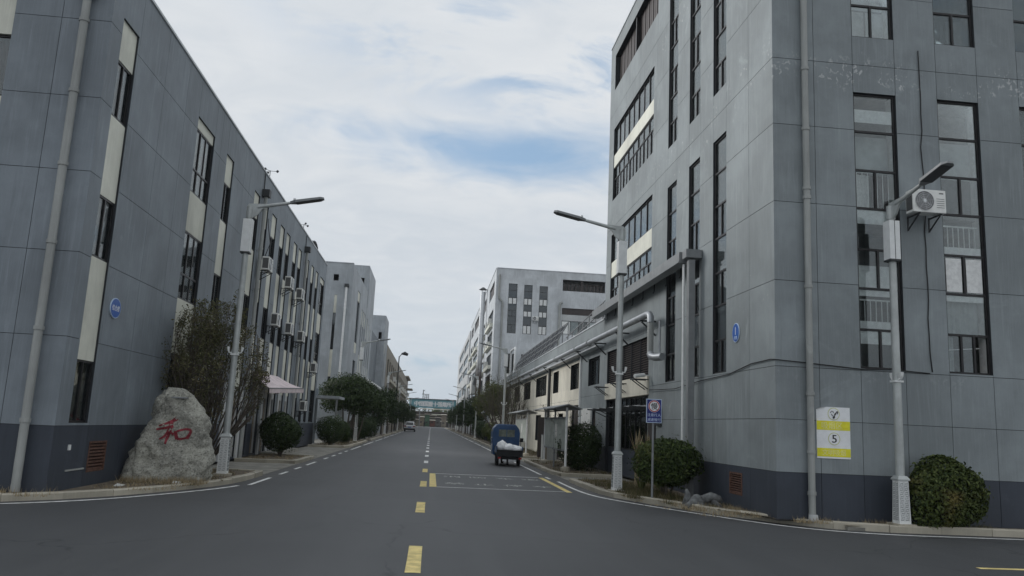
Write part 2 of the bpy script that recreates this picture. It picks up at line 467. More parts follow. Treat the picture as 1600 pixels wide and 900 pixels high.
def asphalt():
    m, T, out = new_mat('worn asphalt')
    pos = T.n('ShaderNodeNewGeometry').outputs['Position']
    big = T.noise(pos, 0.22, 5, 0.6, 0.4)
    lane = T.noise(T.scale(pos, (1.0, 0.06, 1.0)), 1.3, 4, 0.55)
    cross = T.noise(T.scale(pos, (0.12, 1.0, 1.0)), 1.5, 4, 0.6, 0.5)
    fine = T.noise(pos, 130.0, 3, 0.7)
    grit = T.noise(pos, 38.0, 3, 0.7)
    c = T.mix(T.ramp(big, 0.3, 0.7), (0.036, 0.039, 0.043), (0.053, 0.056, 0.060))
    c = T.mix(T.math('MULTIPLY', T.ramp(lane, 0.45, 0.72), 0.55), c, (0.070, 0.073, 0.077))
    c = T.mix(T.math('MULTIPLY', T.ramp(cross, 0.55, 0.75), 0.35), c, (0.044, 0.047, 0.052))
    c = T.mix(T.math('MULTIPLY', T.ramp(fine, 0.35, 0.75), 0.45), c, (0.13, 0.13, 0.13))
    c = T.mix(T.math('MULTIPLY', T.ramp(grit, 0.55, 0.8), 0.30), c, (0.028, 0.03, 0.033))
    # hairline cracks, and dust gathered along the kerbs
    vo = T.n('ShaderNodeTexVoronoi', feature='DISTANCE_TO_EDGE'); vo.inputs['Scale'].default_value = 0.22
    wv = T.n('ShaderNodeVectorMath', operation='ADD'); T.t.links.new(pos, wv.inputs[0])
    nz = T.n('ShaderNodeTexNoise'); nz.inputs['Scale'].default_value = 1.1; nz.inputs['Detail'].default_value = 5
    T.t.links.new(pos, nz.inputs['Vector']); T.t.links.new(nz.outputs['Color'], wv.inputs[1]); T.t.links.new(wv.outputs[0], vo.inputs['Vector'])
    ck = T.math('MULTIPLY', T.ramp(vo.outputs['Distance'], 0.0, 0.007, 1.0, 0.0), T.ramp(big, 0.44, 0.54))
    c = T.mix(T.math('MULTIPLY', ck, 0.75), c, (0.022, 0.024, 0.026))
    xs = T.n('ShaderNodeSeparateXYZ', ins={0: pos})
    ax_ = T.math('ABSOLUTE', T.math('ADD', xs.outputs[0], 0.1))
    du = T.math('MULTIPLY', T.ramp(ax_, 3.7, 4.4), T.ramp(T.noise(pos, 2.5, 5, 0.7), 0.35, 0.65))
    du = T.math('MULTIPLY', du, T.ramp(xs.outputs[1], 19.0, 23.0))
    c = T.mix(T.math('MULTIPLY', du, 0.5), c, (0.15, 0.14, 0.12))
    st = T.noise(pos, 0.75, 6, 0.75, 1.2)
    c = T.mix(T.math('MULTIPLY', T.ramp(st, 0.58, 0.70), 0.5), c, (0.034, 0.036, 0.04))
    b = T.n('ShaderNodeBsdfPrincipled', ins={'Base Color': c, 'Roughness': 0.62, 'Specular IOR Level': 0.5})
    bn = T.n('ShaderNodeBump', ins={'Height': T.math('ADD', fine, grit), 'Strength': 0.4, 'Distance': 0.006})
    T.t.links.new(bn.outputs[0], b.inputs['Normal'])
    T.t.links.new(b.outputs[0], out.inputs[0])
    return m
M['asphalt'] = asphalt()


def rock_material():
    m, T, out = new_mat('speckled granite boulder')
    pos = T.n('ShaderNodeNewGeometry').outputs['Position']
    a = T.noise(pos, 2.3, 6, 0.65, 0.5); b_ = T.noise(pos, 26, 4, 0.7); d = T.noise(pos, 9, 5, 0.65, 0.6)
    c = T.mix(T.ramp(a, 0.3, 0.7), (0.27, 0.265, 0.235), (0.46, 0.45, 0.39))
    c = T.mix(T.math('MULTIPLY', T.ramp(b_, 0.52, 0.66), 0.75), c, (0.06, 0.06, 0.055))
    c = T.mix(T.math('MULTIPLY', T.ramp(b_, 0.44, 0.34), 0.6), c, (0.64, 0.63, 0.57))
    c = T.mix(T.math('MULTIPLY', T.ramp(d, 0.56, 0.72), 0.55), c, (0.085, 0.08, 0.068))
    p = T.n('ShaderNodeBsdfPrincipled', ins={'Base Color': c, 'Roughness': 0.9, 'Specular IOR Level': 0.3})
    bn = T.n('ShaderNodeBump', ins={'Height': T.math('ADD', d, T.math('MULTIPLY', b_, 0.5)), 'Strength': 0.8, 'Distance': 0.04})
    T.t.links.new(bn.outputs[0], p.inputs['Normal'])
    T.t.links.new(p.outputs[0], out.inputs[0])
    return m
M['rock'] = rock_material()
M['rock_grey'] = simple('grey garden stone', (0.16, 0.165, 0.165), 0.85, 0, 0.4, 7, 0.7, 20)


def rust_chimney():
    m, T, out = new_mat('stainless flue with rusty foot')
    pos = T.n('ShaderNodeNewGeometry').outputs['Position']
    z = T.n('ShaderNodeSeparateXYZ', ins={0: pos}).outputs[2]
    k = T.ramp(T.math('ADD', z, T.math('MULTIPLY', T.noise(pos, 1.2, 4), 3.0)), 9.0, 12.5, 1.0, 0.0)
    c = T.mix(k, (0.62, 0.63, 0.64), (0.075, 0.045, 0.035))
    b = T.n('ShaderNodeBsdfPrincipled', ins={'Base Color': c, 'Roughness': 0.35, 'Metallic': T.math('SUBTRACT', 0.85, T.math('MULTIPLY', k, 0.8))})
    T.t.links.new(b.outputs[0], out.inputs[0])
    return m
M['flue'] = rust_chimney()

# ------------------------------------------------------------------ text
def text_mesh(txt, size, extrude=0.0, align='CENTER'):
    cu = bpy.data.curves.new('lettering', 'FONT')
    cu.body = txt; cu.size = size; cu.extrude = extrude; cu.align_x = align; cu.align_y = 'CENTER'
    cu.resolution_u = 3
    ob = bpy.data.objects.new('lettering', cu)
    COL.objects.link(ob)
    dg = bpy.context.evaluated_depsgraph_get(); dg.update()
    me = bpy.data.meshes.new_from_object(ob.evaluated_get(dg))
    bpy.data.objects.remove(ob, do_unlink=True); bpy.data.curves.remove(cu)
    return me


def place_text(name, txt, size, c, U, V, mat, parent, sx=1.0, lift=0.0, extrude=0.002):
    """flat lettering centred at world point c, reading along U with V up"""
    me = text_mesh(txt, size, extrude)
    U = Vector(U).normalized(); V = Vector(V).normalized(); N = U.cross(V)
    xs = [v.co.x for v in me.vertices]; ys = [v.co.y for v in me.vertices]
    if not xs: return None
    mx, my = (min(xs) + max(xs)) / 2, (min(ys) + max(ys)) / 2
    o = wloc(parent)
    for v in me.vertices:
        p = Vector(c) + U * (v.co.x - mx) * sx + V * (v.co.y - my) + N * (v.co.z + lift) - o
        v.co = p
    me.materials.clear(); me.materials.append(mat)
    return link(name, me, parent)


# ------------------------------------------------------------------ facades
class Face:
    """a vertical wall plane: origin (x,y), U along it, N outwards"""
    def __init__(s, o, U, N):
        s.o = Vector((o[0], o[1], 0)); s.U = Vector((U[0], U[1], 0)); s.N = Vector((N[0], N[1], 0))

    def p(s, u, v, n=0.0):
        q = s.o + s.U * u + s.N * n
        return Vector((q.x, q.y, v))

    def box(s, mb, u0, u1, v0, v1, n0, n1):
        a = [s.p(u0, v0, n0), s.p(u1, v0, n0), s.p(u1, v0, n1), s.p(u0, v0, n1),
             s.p(u0, v1, n0), s.p(u1, v1, n0), s.p(u1, v1, n1), s.p(u0, v1, n1)]
        cr = (a[1] - a[0]).cross(a[3] - a[0])
        if cr.z < 0:
            a = [a[1], a[0], a[3], a[2], a[5], a[4], a[7], a[6]]
        mb.hexa(a)


def rects_minus(r, holes):
    u0, u1, v0, v1 = r
    hs = [h for h in holes if h[0] < u1 - 1e-6 and h[1] > u0 + 1e-6 and h[2] < v1 - 1e-6 and h[3] > v0 + 1e-6]
    if not hs: return [r]
    us = sorted({u0, u1} | {min(max(x, u0), u1) for h in hs for x in h[:2]})
    vs = sorted({v0, v1} | {min(max(x, v0), v1) for h in hs for x in h[2:4]})
    out = []
    for a, b in zip(vs, vs[1:]):
        if b - a < 1e-6: continue
        run = None
        for c, d in zip(us, us[1:]):
            if d - c < 1e-6: continue
            um, vm = (c + d) / 2, (a + b) / 2
            solid = not any(h[0] < um < h[1] and h[2] < vm < h[3] for h in hs)
            if solid:
                if run is None: run = [c, d]
                else: run[1] = d
            elif run: out.append((run[0], run[1], a, b)); run = None
        if run: out.append((run[0], run[1], a, b))
    # merge rows with equal extents
    out.sort(key=lambda q: (q[0], q[1], q[2])); res = []
    for q in out:
        if res and abs(res[-1][0] - q[0]) < 1e-6 and abs(res[-1][1] - q[1]) < 1e-6 and abs(res[-1][3] - q[2]) < 1e-6:
            res[-1] = (q[0], q[1], res[-1][2], q[3])
        else: res.append(q)
    return res


def facade(F, root, ul, vl, holes, mat, plinth_v=None, plinth_mat=None, inset=(0.03, 0.03), thick=0.26, gap=0.011, proud=0.012, panels=True, wall_name='wall'):
    """wall with openings, plus separately built panels between recessed joints"""
    u0, u1, v0, v1 = ul[0], ul[-1], vl[0], vl[-1]
    w = MB()
    for r in rects_minus((u0 + inset[0], u1 - inset[1], v0, v1 - 0.004), holes):
        F.box(w, *r, -thick, -proud if panels else 0.0)
    w.build(wall_name, M['joint'] if panels else mat, root)
    if not panels: return
    ro = wloc(root); cache = {}
    for a, b in zip(ul, ul[1:]):
        for c, d in zip(vl, vl[1:]):
            g0 = gap / 2
            cell = (a + (g0 if a > u0 else 0), b - (g0 if b < u1 else 0), c + (g0 if c > v0 else 0), d - (g0 if d < v1 else 0))
            rs = rects_minus(cell, holes)
            if not rs: continue
            um, vm = (a + b) / 2, (c + d) / 2
            isp = plinth_v is not None and vm < plinth_v
            for r in rs:
                um, vm = (r[0] + r[1]) / 2, (r[2] + r[3]) / 2
                hu, hv = (r[1] - r[0]) / 2, (r[3] - r[2]) / 2
                if hu < 0.012 or hv < 0.012: continue
                key = (isp, round(hu, 3), round(hv, 3)); org = F.p(um, vm, 0)
                if key not in cache:
                    mb = MB(); F.box(mb, um - hu, um + hu, vm - hv, vm + hv, -proud + 0.0005, 0.0)
                    cache[key] = mb.mesh('wall_panel', plinth_mat if isp else mat, org)
                link('wall_panel', cache[key], root, org - ro)


FILL_N = -0.30
def window(F, root, u0, u1, rows, rec=0.10, fw_=0.045, far=False, reveal=True, mat_glass=None, name='window', sill=False):
    """rows: (v0, v1, lights, fills). One frame mesh, panes / curtains / railings as sub-parts"""
    v0, v1 = rows[0][0], rows[-1][1]
    mb = MB(); t = fw_; n0, n1 = -rec - 0.05, -rec
    F.box(mb, u0, u0 + t, v0, v1, n0, n1); F.box(mb, u1 - t, u1, v0, v1, n0, n1)
    edges = [v0] + [r[1] for r in rows]
    for i, e in enumerate(edges):
        lo = e if i == 0 else (e - t if i == len(edges) - 1 else e - t / 2)
        F.box(mb, u0 + t, u1 - t, lo, lo + t, n0 + 0.002, n1 - 0.002)
    cells = []
    for (a, b, k, fills) in rows:
        lo = a + (t if a == v0 else t / 2); hi = b - (t if b == v1 else t / 2)
        w = (u1 - u0 - 2 * t) / k
        for i in range(k):
            c0 = u0 + t + i * w + (t / 2 if i else 0); c1 = u0 + t + (i + 1) * w - (t / 2 if i < k - 1 else 0)
            if i: F.box(mb, c0 - t, c0, lo, hi, n0 + 0.004, n1 + (0.004 if i % 2 else -0.004))
            fl = fills[i % len(fills)] if fills else ''
            cells.append((c0, c1, lo, hi, fl))
    if sill: F.box(mb, u0 - 0.04, u1 + 0.04, v0 - 0.05, v0, -rec, 0.05)
    fr = mb.build(name, M['frame'], root)
    gm = mat_glass or (M['glass_far'] if far else M['glass'])
    if far:
        g = MB()
        for c in cells: F.box(g, c[0], c[1], c[2], c[3], -rec - 0.032, -rec - 0.024)
        g.build('pane', gm, fr)
    else:
        for c in cells:
            if 'o' in c[4]: continue
            g = MB(); F.box(g, c[0], c[1], c[2], c[3], -rec - 0.032, -rec - 0.024); g.build('pane', gm, fr)
    if reveal and not far:
        g = MB(); T_ = 0.02
        F.box(g, u0, u0 + T_, v0, v1, -0.37, n0 - 0.002); F.box(g, u1 - T_, u1, v0, v1, -0.37, n0 - 0.002)
        g.build('reveal', M['reveal'], fr)
    acc = {}
    for c0, c1, lo, hi, fl in cells:
        h = hi - lo; w = c1 - c0
        def plate(key, a, b, c, d, n=FILL_N, wav=0):
            mb2 = acc.setdefault(key, MB())
            if wav:
                k = max(8, int((b - a) * 26)); top = []; bot = []
                for i in range(k + 1):
                    u = a + (b - a) * i / k; nn = n + 0.018 * math.sin(i * 1.9) + 0.006 * math.sin(i * 4.7)
                    top.append(F.p(u, d, nn)); bot.append(F.p(u, c, nn))
                for i in range(k):
                    mb2.face([bot[i], bot[i + 1], top[i + 1], top[i]])
            else:
                F.box(mb2, a, b, c, d, n - 0.006, n)
        if 'w' in fl: plate('curtain_white', c0, c1, lo, hi, FILL_N, 1)
        if 's' in fl: plate('curtain_grey', c0, c1, lo, hi, FILL_N - 0.01, 1)
        if 'g' in fl: plate('curtain_grey', c0, c1, lo, hi, FILL_N)
        if 'f' in fl: plate('film', c0 + .002, c1 - .002, lo + .002, hi - .002, -rec - 0.045)
        if 'p' in fl: plate('curtain_white', c0 + .03, c1 - .03, lo + .03, hi - .04, -rec - 0.016)
        if 'h' in fl: plate('curtain_white', c0, c1, hi - h * 0.36, hi, -rec - 0.042)
        if 't' in fl: plate('curtain_white', c0, c1, hi - h * 0.16, hi, -rec - 0.042)
        if 'b' in fl: plate('curtain_white', c0, c1, lo, lo + h * 0.60, -rec - 0.042)
        if 'd' in fl: plate('curtain_white', c0, c1, lo, lo + h * 0.2, -rec - 0.05)
        if 'm' in fl: plate('curtain_white', c0, c1, lo + h * 0.25, lo + h * 0.62, -rec - 0.042)
        if 'k' in fl: plate('curtain_dark', c0, c1, lo, hi, FILL_N, 1)
        if 'r' in fl:
            r = acc.setdefault('railing', MB()); rn = -0.20
            zt, zb = lo + h * 0.74, lo + h * 0.14
            F.box(r, c0, c1, zt, zt + 0.03, rn - 0.015, rn + 0.015); F.box(r, c0, c1, zb, zb + 0.03, rn - 0.015, rn + 0.015)
            k = max(3, int(w / 0.115))
            for i in range(k):
                u = c0 + w * (i + 0.5) / k
                F.box(r, u - 0.008, u + 0.008, zb + 0.03, zt, rn - 0.008, rn + 0.008)
        if 'v' in fl:
            r = acc.setdefault('window_bar', MB())
            for i in range(3):
                u = c0 + w * (i + 0.6) / 3.3
                F.box(r, u - 0.008, u + 0.008, lo, hi, -0.185, -0.17)
    for key, mb2 in acc.items():
        nm = 'curtain' if key.startswith('curtain') else ('blind' if key == 'film' else key)
        mb2.build(nm, M[key] if key in M else M['rail'], fr)
    return fr


def interior(root, boxes):
    mb = MB()
    for b in boxes: mb.box(*b)
    mb.build('interior', M['interior'], root)


def cream(F, root, u0, u1, v0, v1, n=-0.05, mat='cream'):
    mb = MB(); F.box(mb, u0, u1, v0, v1, -0.2, n)
    mb.build('cream_panel', M[mat], root)


def downpipe(F, root, u, v0, v1, r=0.065, n=0.11, hopper=True, foot=True, collars=(), mat='galv'):
    mb = MB()
    mb.tube([F.p(u, v0 + (0.0 if not foot else 0.12), n), F.p(u, v1, n)], r, 12)
    if foot: mb.tube([F.p(u, v0, n), F.p(u, v0 + 0.12, n)], r * 1.05, 12)
    for z in collars: mb.tube([F.p(u, z - 0.035, n), F.p(u, z + 0.035, n)], r * 1.22, 12)
    for z in collars: F.box(mb, u - 0.02, u + 0.02, z - 0.1, z - 0.07, 0.0, n)
    o = mb.build('downpipe', M[mat], root)
    smooth_by_angle(o, 50)
    if hopper:
        h = MB(); F.box(h, u - 0.16, u + 0.16, v1, v1 + 0.26, 0.005, 0.27)
        h.build('rain_hopper', M['iron'], o)
    return o


def frange(a, b, n):
    return [a + (b - a) * i / n for i in range(n + 1)]


# ------------------------------------------------------------------ ground, road, pavements
g = MB(); g.face([(-1500, -600, -0.05), (1500, -600, -0.05), (1500, 3000, -0.05), (-1500, 3000, -0.05)])
tag(g.build('ground', M['ground']), kind='structure')
r_ = MB()
r_.box(-60, 70, -60, 14.9, -0.3, 0.0)
r_.box(-5.4, 5.6, 14.9, 262, -0.3, 0.0)
r_.box(-60, 60, 262, 300, -0.3, 0.0)
# road widening at the two corners
r_.box(-8.5, -5.4, 14.9, 22.0, -0.3, 0.0); r_.box(5.6, 9.5, 14.9, 22.0, -0.3, 0.0)
road = tag(r_.build('road', M['asphalt']), kind='structure')

def flat(mb, x0, x1, y0, y1, z=0.004):
    mb.face([(x0, y0, z), (x1, y0, z), (x1, y1, z), (x0, y1, z)])

def ribbon(mb, pts, w, z=0.004):
    L = []
    for i, p in enumerate(pts):
        a = Vector(pts[max(i - 1, 0)]); b = Vector(pts[min(i + 1, len(pts) - 1)])
        d = (b - a).normalized(); nrm = Vector((-d.y, d.x))
        L.append((Vector(p) + nrm * w / 2, Vector(p) - nrm * w / 2))
    for (a, b), (c, d) in zip(L, L[1:]):
        mb.face([(b.x, b.y, z), (d.x, d.y, z), (c.x, c.y, z), (a.x, a.y, z)])

y = 9.25
dash_mesh = {}
n_d = 0
while y < 236:
    length = 1.95 if n_d else 1.95
    mat = 'yellow_paint' if y < 30 else 'white_paint'
    key = mat
    if key not in dash_mesh:
        mb = MB()
        # slightly ragged ends, as worn paint has
        mb.face([(-0.088, 0.0, 0), (-0.02, 0.012, 0), (0.088, 0.0, 0), (0.086, 1.0, 0), (0.088, 1.94, 0), (0.03, 1.955, 0), (-0.088, 1.95, 0), (-0.085, 0.9, 0)])
        dash_mesh[key] = mb.mesh('lane_dash', M[mat])
    link('lane_dash', dash_mesh[key], road, (-0.1, y, 0.004))
    y += 5.98; n_d += 1
# the dark tar edge left round the first dashes
def smooth_path(p, n=8):
    P = [Vector(q) for q in p]; out = []
    for i in range(len(P) - 1):
        a = P[max(i - 1, 0)]; b = P[i]; c = P[i + 1]; d = P[min(i + 2, len(P) - 1)]
        for k in range(n):
            t = k / n
            out.append(0.5 * ((2 * b) + (c - a) * t + (2 * a - 5 * b + 4 * c - d) * t * t + (3 * b - a - 3 * c + d) * t ** 3))
    out.append(P[-1]); return [(q.x, q.y) for q in out]

KL = smooth_path([(-30, 14.0), (-16, 14.02), (-9.5, 14.08), (-7.6, 14.32), (-6.4, 15.3), (-5.5, 16.9), (-4.75, 19.0), (-4.5, 20.8), (-4.48, 22.9)])
KR = smooth_path([(30, 14.70), (16, 14.70), (10.5, 14.71), (8.4, 14.78), (7.2, 15.35), (6.15, 16.9), (5.25, 18.6), (4.62, 20.2), (4.42, 22.0), (4.40, 25.2)])
def offset(path, d):
    o = []
    for i, p in enumerate(path):
        a = Vector(path[max(i - 1, 0)]); b = Vector(path[min(i + 1, len(path) - 1)])
        t = (b - a).normalized(); o.append((p[0] - t.y * d, p[1] + t.x * d))
    return o
wl = MB()
edge_l = [p for p in offset(KL, -0.33) if p[0] > -9 or True]
ribbon(wl, [p for p in edge_l if not (-7.7 > p[0])][:-14], 0.10)
ribbon(wl, [p for p in offset(KR, 0.36)], 0.10)
for a, b in ((19.7, 22.2), (23.55, 24.75), (26.1, 27.25), (28.45, 30.7), (33.0, 34.2), (35.6, 36.8), (38.2, 39.4), (40.9, 42.1), (44, 50)):
    flat(wl, -4.19, -4.09, a, b)
for a, b in ((26.2, 27.2), (28.4, 37.6), (39, 40.2), (41.4, 42.6), (44, 62)):
    flat(wl, 3.89, 3.99, a, b)
yy = 52.0
while yy < 230:
    flat(wl, -4.2, -4.1, yy, yy + 9); 
    if yy > 60: flat(wl, 3.9, 4.0, yy, yy + 9)
    yy += 11
wl.build('edge_line', M['white_paint'], road)
fb = MB()
flat(fb, 0.25, 3.62, 21.26, 21.35); flat(fb, 0.25, 3.62, 26.68, 26.80)
fb.build('box_outline', M['white_paint'], road)
fb = MB(); flat(fb, 0.06, 0.245, 21.3, 26.75); fb.build('box_end', M['yellow_paint'], road)
fb = MB(); flat(fb, 3.625, 3.78, 21.1, 26.75); fb.build('box_end', M['yellow_paint'], road)
def faded_text():
    m, T, out = new_mat('nearly worn off white lettering')
    pos = T.n('ShaderNodeNewGeometry').outputs['Position']
    k = T.ramp(T.noise(pos, 7.0, 5, 0.7), 0.36, 0.52)
    b = T.n('ShaderNodeBsdfPrincipled', ins={'Base Color': (0.62, 0.63, 0.58, 1), 'Roughness': 0.85})
    tr = T.n('ShaderNodeBsdfTransparent')
    mx = T.n('ShaderNodeMixShader', ins={0: T.math('MULTIPLY', k, 0.95), 1: tr.outputs[0], 2: b.outputs[0]})
    T.t.links.new(mx.outputs[0], out.inputs[0])
    return m
M['faded'] = faded_text()
for txt, yc in (('消防车道', 25.5), ('禁止停车', 22.7)):
    for i, chh in enumerate(txt):
        place_text('road_lettering', chh, 0.62, (0.75 + i * 0.82, yc, 0.006), (1, 0, 0), (0, 1, 0), M['faded'], road, 1.0, 0, 0.0)
yl = MB(); flat(yl, 7.66, 12.5, 10.78, 10.90); yl.build('stop_line', M['yellow_paint'], road)

# pavement slabs between kerb line and buildings (flush driveways)
pv_ = MB()
pv_.box(-6.72, -4.5, 23.12, 47.4, -0.2, 0.012); pv_.box(-6.72, -4.75, 47.4, 262, -0.2, 0.012); pv_.box(-14, -6.72, 47.45, 61.85, -0.2, 0.012)
pv_.box(-40, -7.92, 14.25, 15.3, -0.2, 0.06)
pv_.box(4.45, 6.82, 25.2, 45, -0.2, 0.012); pv_.box(4.65, 6.82, 45, 262, -0.2, 0.012)
pv_.box(7.92, 40, 14.85, 15.5, -0.2, 0.06)
# the planting beds replace it near the corners
tag(pv_.build('pavement', M['paving']), kind='structure')
# wipe of asphalt inside the corner radius
def bed(path_out, wall_pts, z=0.10):
    mb = MB(); poly = list(path_out) + list(wall_pts)
    mb.face([(x, y, z) for x, y in poly][::-1])
    return mb

kerb = empty('kerb', (0, 0, 0), kind='structure')
stone_cache = {}
def kerb_run(path, w=0.16, h=0.13, step=1.0, side=1, jit=0.012):
    """a row of kerb stones along path; w is measured inwards (side)"""
    P = [Vector(p) for p in path]
    d = [0.0]
    for a, b in zip(P, P[1:]): d.append(d[-1] + (b - a).length)
    def at(s):
        s = min(max(s, 0), d[-1])
        for i in range(len(P) - 1):
            if s <= d[i + 1] + 1e-9:
                t = (s - d[i]) / max(1e-9, d[i + 1] - d[i]); return P[i].lerp(P[i + 1], t)
        return P[-1]
    n = max(1, round(d[-1] / step)); L = d[-1] / n
    for i in range(n):
        a, b = at(i * L), at((i + 1) * L)
        t = (b - a); ln = t.length; t.normalize(); nr = Vector((-t.y, t.x)) * side
        hh = h + random.uniform(-jit, jit); off = random.uniform(-0.008, 0.008)
        key = (round(ln, 2), round(hh, 2), side)
        if key not in stone_cache:
            mb = MB(); l2 = ln / 2 - 0.006; c = 0.02
            sec = [(0, -0.1), (0, hh - c), (c, hh), (w - 0.01, hh), (w, hh - 0.01), (w, -0.1)]
            poly = [(-l2, s_[0] * side, s_[1]) for s_ in sec]
            mb.prism(poly if side > 0 else poly[::-1], (2 * l2, 0, 0))
            stone_cache[key] = mb.mesh('kerb_stone', M['concrete'])
        o = link('kerb_stone', stone_cache[key], kerb, (((a + b) / 2).x + nr.x * off, ((a + b) / 2).y + nr.y * off, 0))
        o.rotation_euler.z = math.atan2(t.y, t.x) + random.uniform(-0.008, 0.008)

def kerb_far(mb, x, y0, y1, w=0.16, h=0.13):
    mb.box(min(x, x + w), max(x, x + w), y0, y1, -0.1, h)

kerb_run(KL, side=1); kerb_run(KR, side=-1)
kerb_run([(-4.48, 22.9), (-4.75, 23.15), (-6.6, 23.2)], side=1)
kerb_run([(-6.6, 28.6), (-4.8, 28.6), (-4.5, 28.85), (-4.5, 32.9), (-6.6, 33.05)], side=1)
kerb_run([(-6.6, 45.2), (-4.8, 45.2), (-4.5, 45.5), (-4.5, 60.5), (-5.0, 60.7)], side=1)
kerb_run([(6.6, 27.75), (4.65, 27.75), (4.4, 28.0), (4.4, 38.0), (6.5, 38.1)], side=-1)
kerb_run([(6.6, 42.2), (4.6, 42.2), (4.4, 42.5), (4.4, 60.0)], side=-1)
kf = MB()
yy = 63.0
while yy < 240:
    kerb_far(kf, -4.5, yy, yy + 15, -0.16); kerb_far(kf, 4.4, yy - 2.5, yy + 14, 0.16); yy += 17.5
kfo = kf.build('kerb_stone', M['concrete'], kerb); kfo['kind'] = 'stuff'

soil = MB()
def add_bed(pts, z=0.085, n_sub=1):
    soil.face([(x, y, z) for x, y in pts])
inL = offset(KL, 0.10); inR = offset(KR, -0.10)
add_bed([p for p in inL if p[0] > -7.9] + [(-4.6, 23.1), (-6.68, 23.1), (-6.68, 15.24), (-7.9, 15.24)], 0.10)
add_bed(([p for p in inR if p[0] < 7.9] + [(4.5, 25.2), (6.78, 25.2), (6.78, 15.42), (7.9, 15.42)])[::-1], 0.10)
add_bed([(-6.6, 28.7), (-4.6, 28.7), (-4.6, 32.95), (-6.6, 32.95)]); add_bed([(-6.6, 45.3), (-4.6, 45.3), (-4.6, 60.5), (-6.6, 60.5)])
add_bed([(4.5, 27.85), (6.7, 27.85), (6.7, 38.0), (4.5, 38.0)]); add_bed([(4.5, 42.3), (6.7, 42.3), (6.7, 60), (4.5, 60)])
yy = 63.0
while yy < 240:
    add_bed([(-5.1, yy), (-4.62, yy), (-4.62, yy + 15), (-5.1, yy + 15)]); add_bed([(4.52, yy - 2.5), (5.8, yy - 2.5), (5.8, yy + 14), (4.52, yy + 14)]); yy += 17.5
# strips of bare earth along the cross street
add_bed([(7.9, 14.86), (40, 14.86), (40, 15.42), (7.9, 15.42)], 0.09); add_bed([(-40, 14.15), (-7.9, 14.15), (-7.9, 15.24), (-40, 15.24)], 0.09)
tag(soil.build('soil', M['soil']), kind='structure')

# ------------------------------------------------------------------ LEFT BUILDING (three storeys, grey with cream strips)
L1 = empty('office_block', (-6.7, 15.25, 0), 'three storey blue grey building with cream window strips, nearest on the left', 'building')
FLs = Face((-6.7, 0), (0, 1), (1, 0))       # street face, u = y
FLf = Face((0, 15.25), (1, 0), (0, -1))     # cross-street face, u = x
vlL = [0.08, 1.27, 2.89, 4.47, 6.03, 7.5, 9.08, 10.5]
std = [(15.79, 16.65), (24.14, 25.02), (28.06, 28.96), (29.62, 30.5), (31.26, 32.2), (33.06, 33.97), (34.49, 35.37), (36.29, 37.19), (37.68, 38.56), (40.03, 40.95), (41.76, 42.64), (43.42, 44.31)]
wide = [(21.10, 22.75), (45.15, 46.83)]
holes = []
for i, (a, b) in enumerate(std):
    bottom = 1.32 if i < 2 or a > 39 else 0.16
    holes.append((a, b, bottom, 9.46))
for a, b in wide: holes.append((a, b, 1.32, 9.46))
ul = sorted([15.2625, 16.72, 18.4, 20.0, 23.4, 26.4, 27.2, 29.29, 30.88, 32.63, 34.23, 35.83, 37.43, 39.3, 41.35, 43.03, 44.73, 47.4] + [21.1, 22.75, 24.14, 25.02])
# louvred vent low in the plinth
holes_v = holes + [(16.84, 17.70, 0.36, 0.96)]
facade(FLs, L1, ul, vlL, holes_v, M['wall_left'], 1.27, M['plinth'])
fills = ['', 's', 'w', '', 'k', 's']
for i, (a, b) in enumerate(std):
    cream(FLs, L1, a, b, 2.52, 4.53); cream(FLs, L1, a, b, 5.77, 7.42); cream(FLs, L1, a, b, 8.6, 9.46)
    for (v0, v1) in ((1.32, 2.52), (4.53, 5.77), (7.42, 8.6)):
        if v0 == 1.32 and 2 <= i < 9: continue
        f1 = random.choice(fills)
        if i == 0: f1 = {1.32: 's', 4.53: 's', 7.42: 'w'}[v0]
        window(FLs, L1, a, b, [(v0, v1, 2, [random.choice(['', 'f', 'k']), 'f' if random.random() < .55 else f1])], rec=.06)
    if 2 <= i < 9:
        # shop door bays on the ground floor
        d = MB(); FLs.box(d, a, b, 2.28, 2.52, -0.2, -0.07); FLs.box(d, a, a + 0.09, 0.16, 2.28, -0.2, -0.07); FLs.box(d, b - 0.09, b, 0.16, 2.28, -0.2, -0.07)
        dr = d.build('door_frame', M['white_band'], L1)
        e = MB(); FLs.box(e, a + 0.09, b - 0.09, 0.16, 2.28, -0.19, -0.12)
        dd = e.build('door', M['wood'] if i % 3 else M['dark_door'], L1)
        e = MB(); FLs.box(e, b - 0.2, b - 0.16, 0.95, 1.25, -0.12, -0.08); e.build('handle', M['chrome'], dd)
for k, (a, b) in enumerate(wide):
    lo2 = 4.53 if k == 0 else 4.73
    cream(FLs, L1, a, b, 9.18, 9.46); cream(FLs, L1, a, b, 6.34, 7.42); cream(FLs, L1, a, b, 3.1, lo2)
    window(FLs, L1, a, b, [(7.42, 8.06, 3, ['k', '', 'f']), (8.06, 9.18, 3, ['f', 'f', ''])], rec=.06)
    window(FLs, L1, a, b, [(lo2, 5.2, 3, ['', 'f', 'f']), (5.2, 6.34, 3, ['f', 'f', ''])], rec=.06)
    window(FLs, L1, a, b, [(1.32, 1.9, 3, ['', 's', '']), (1.9, 3.1, 3, ['', '', ''])])
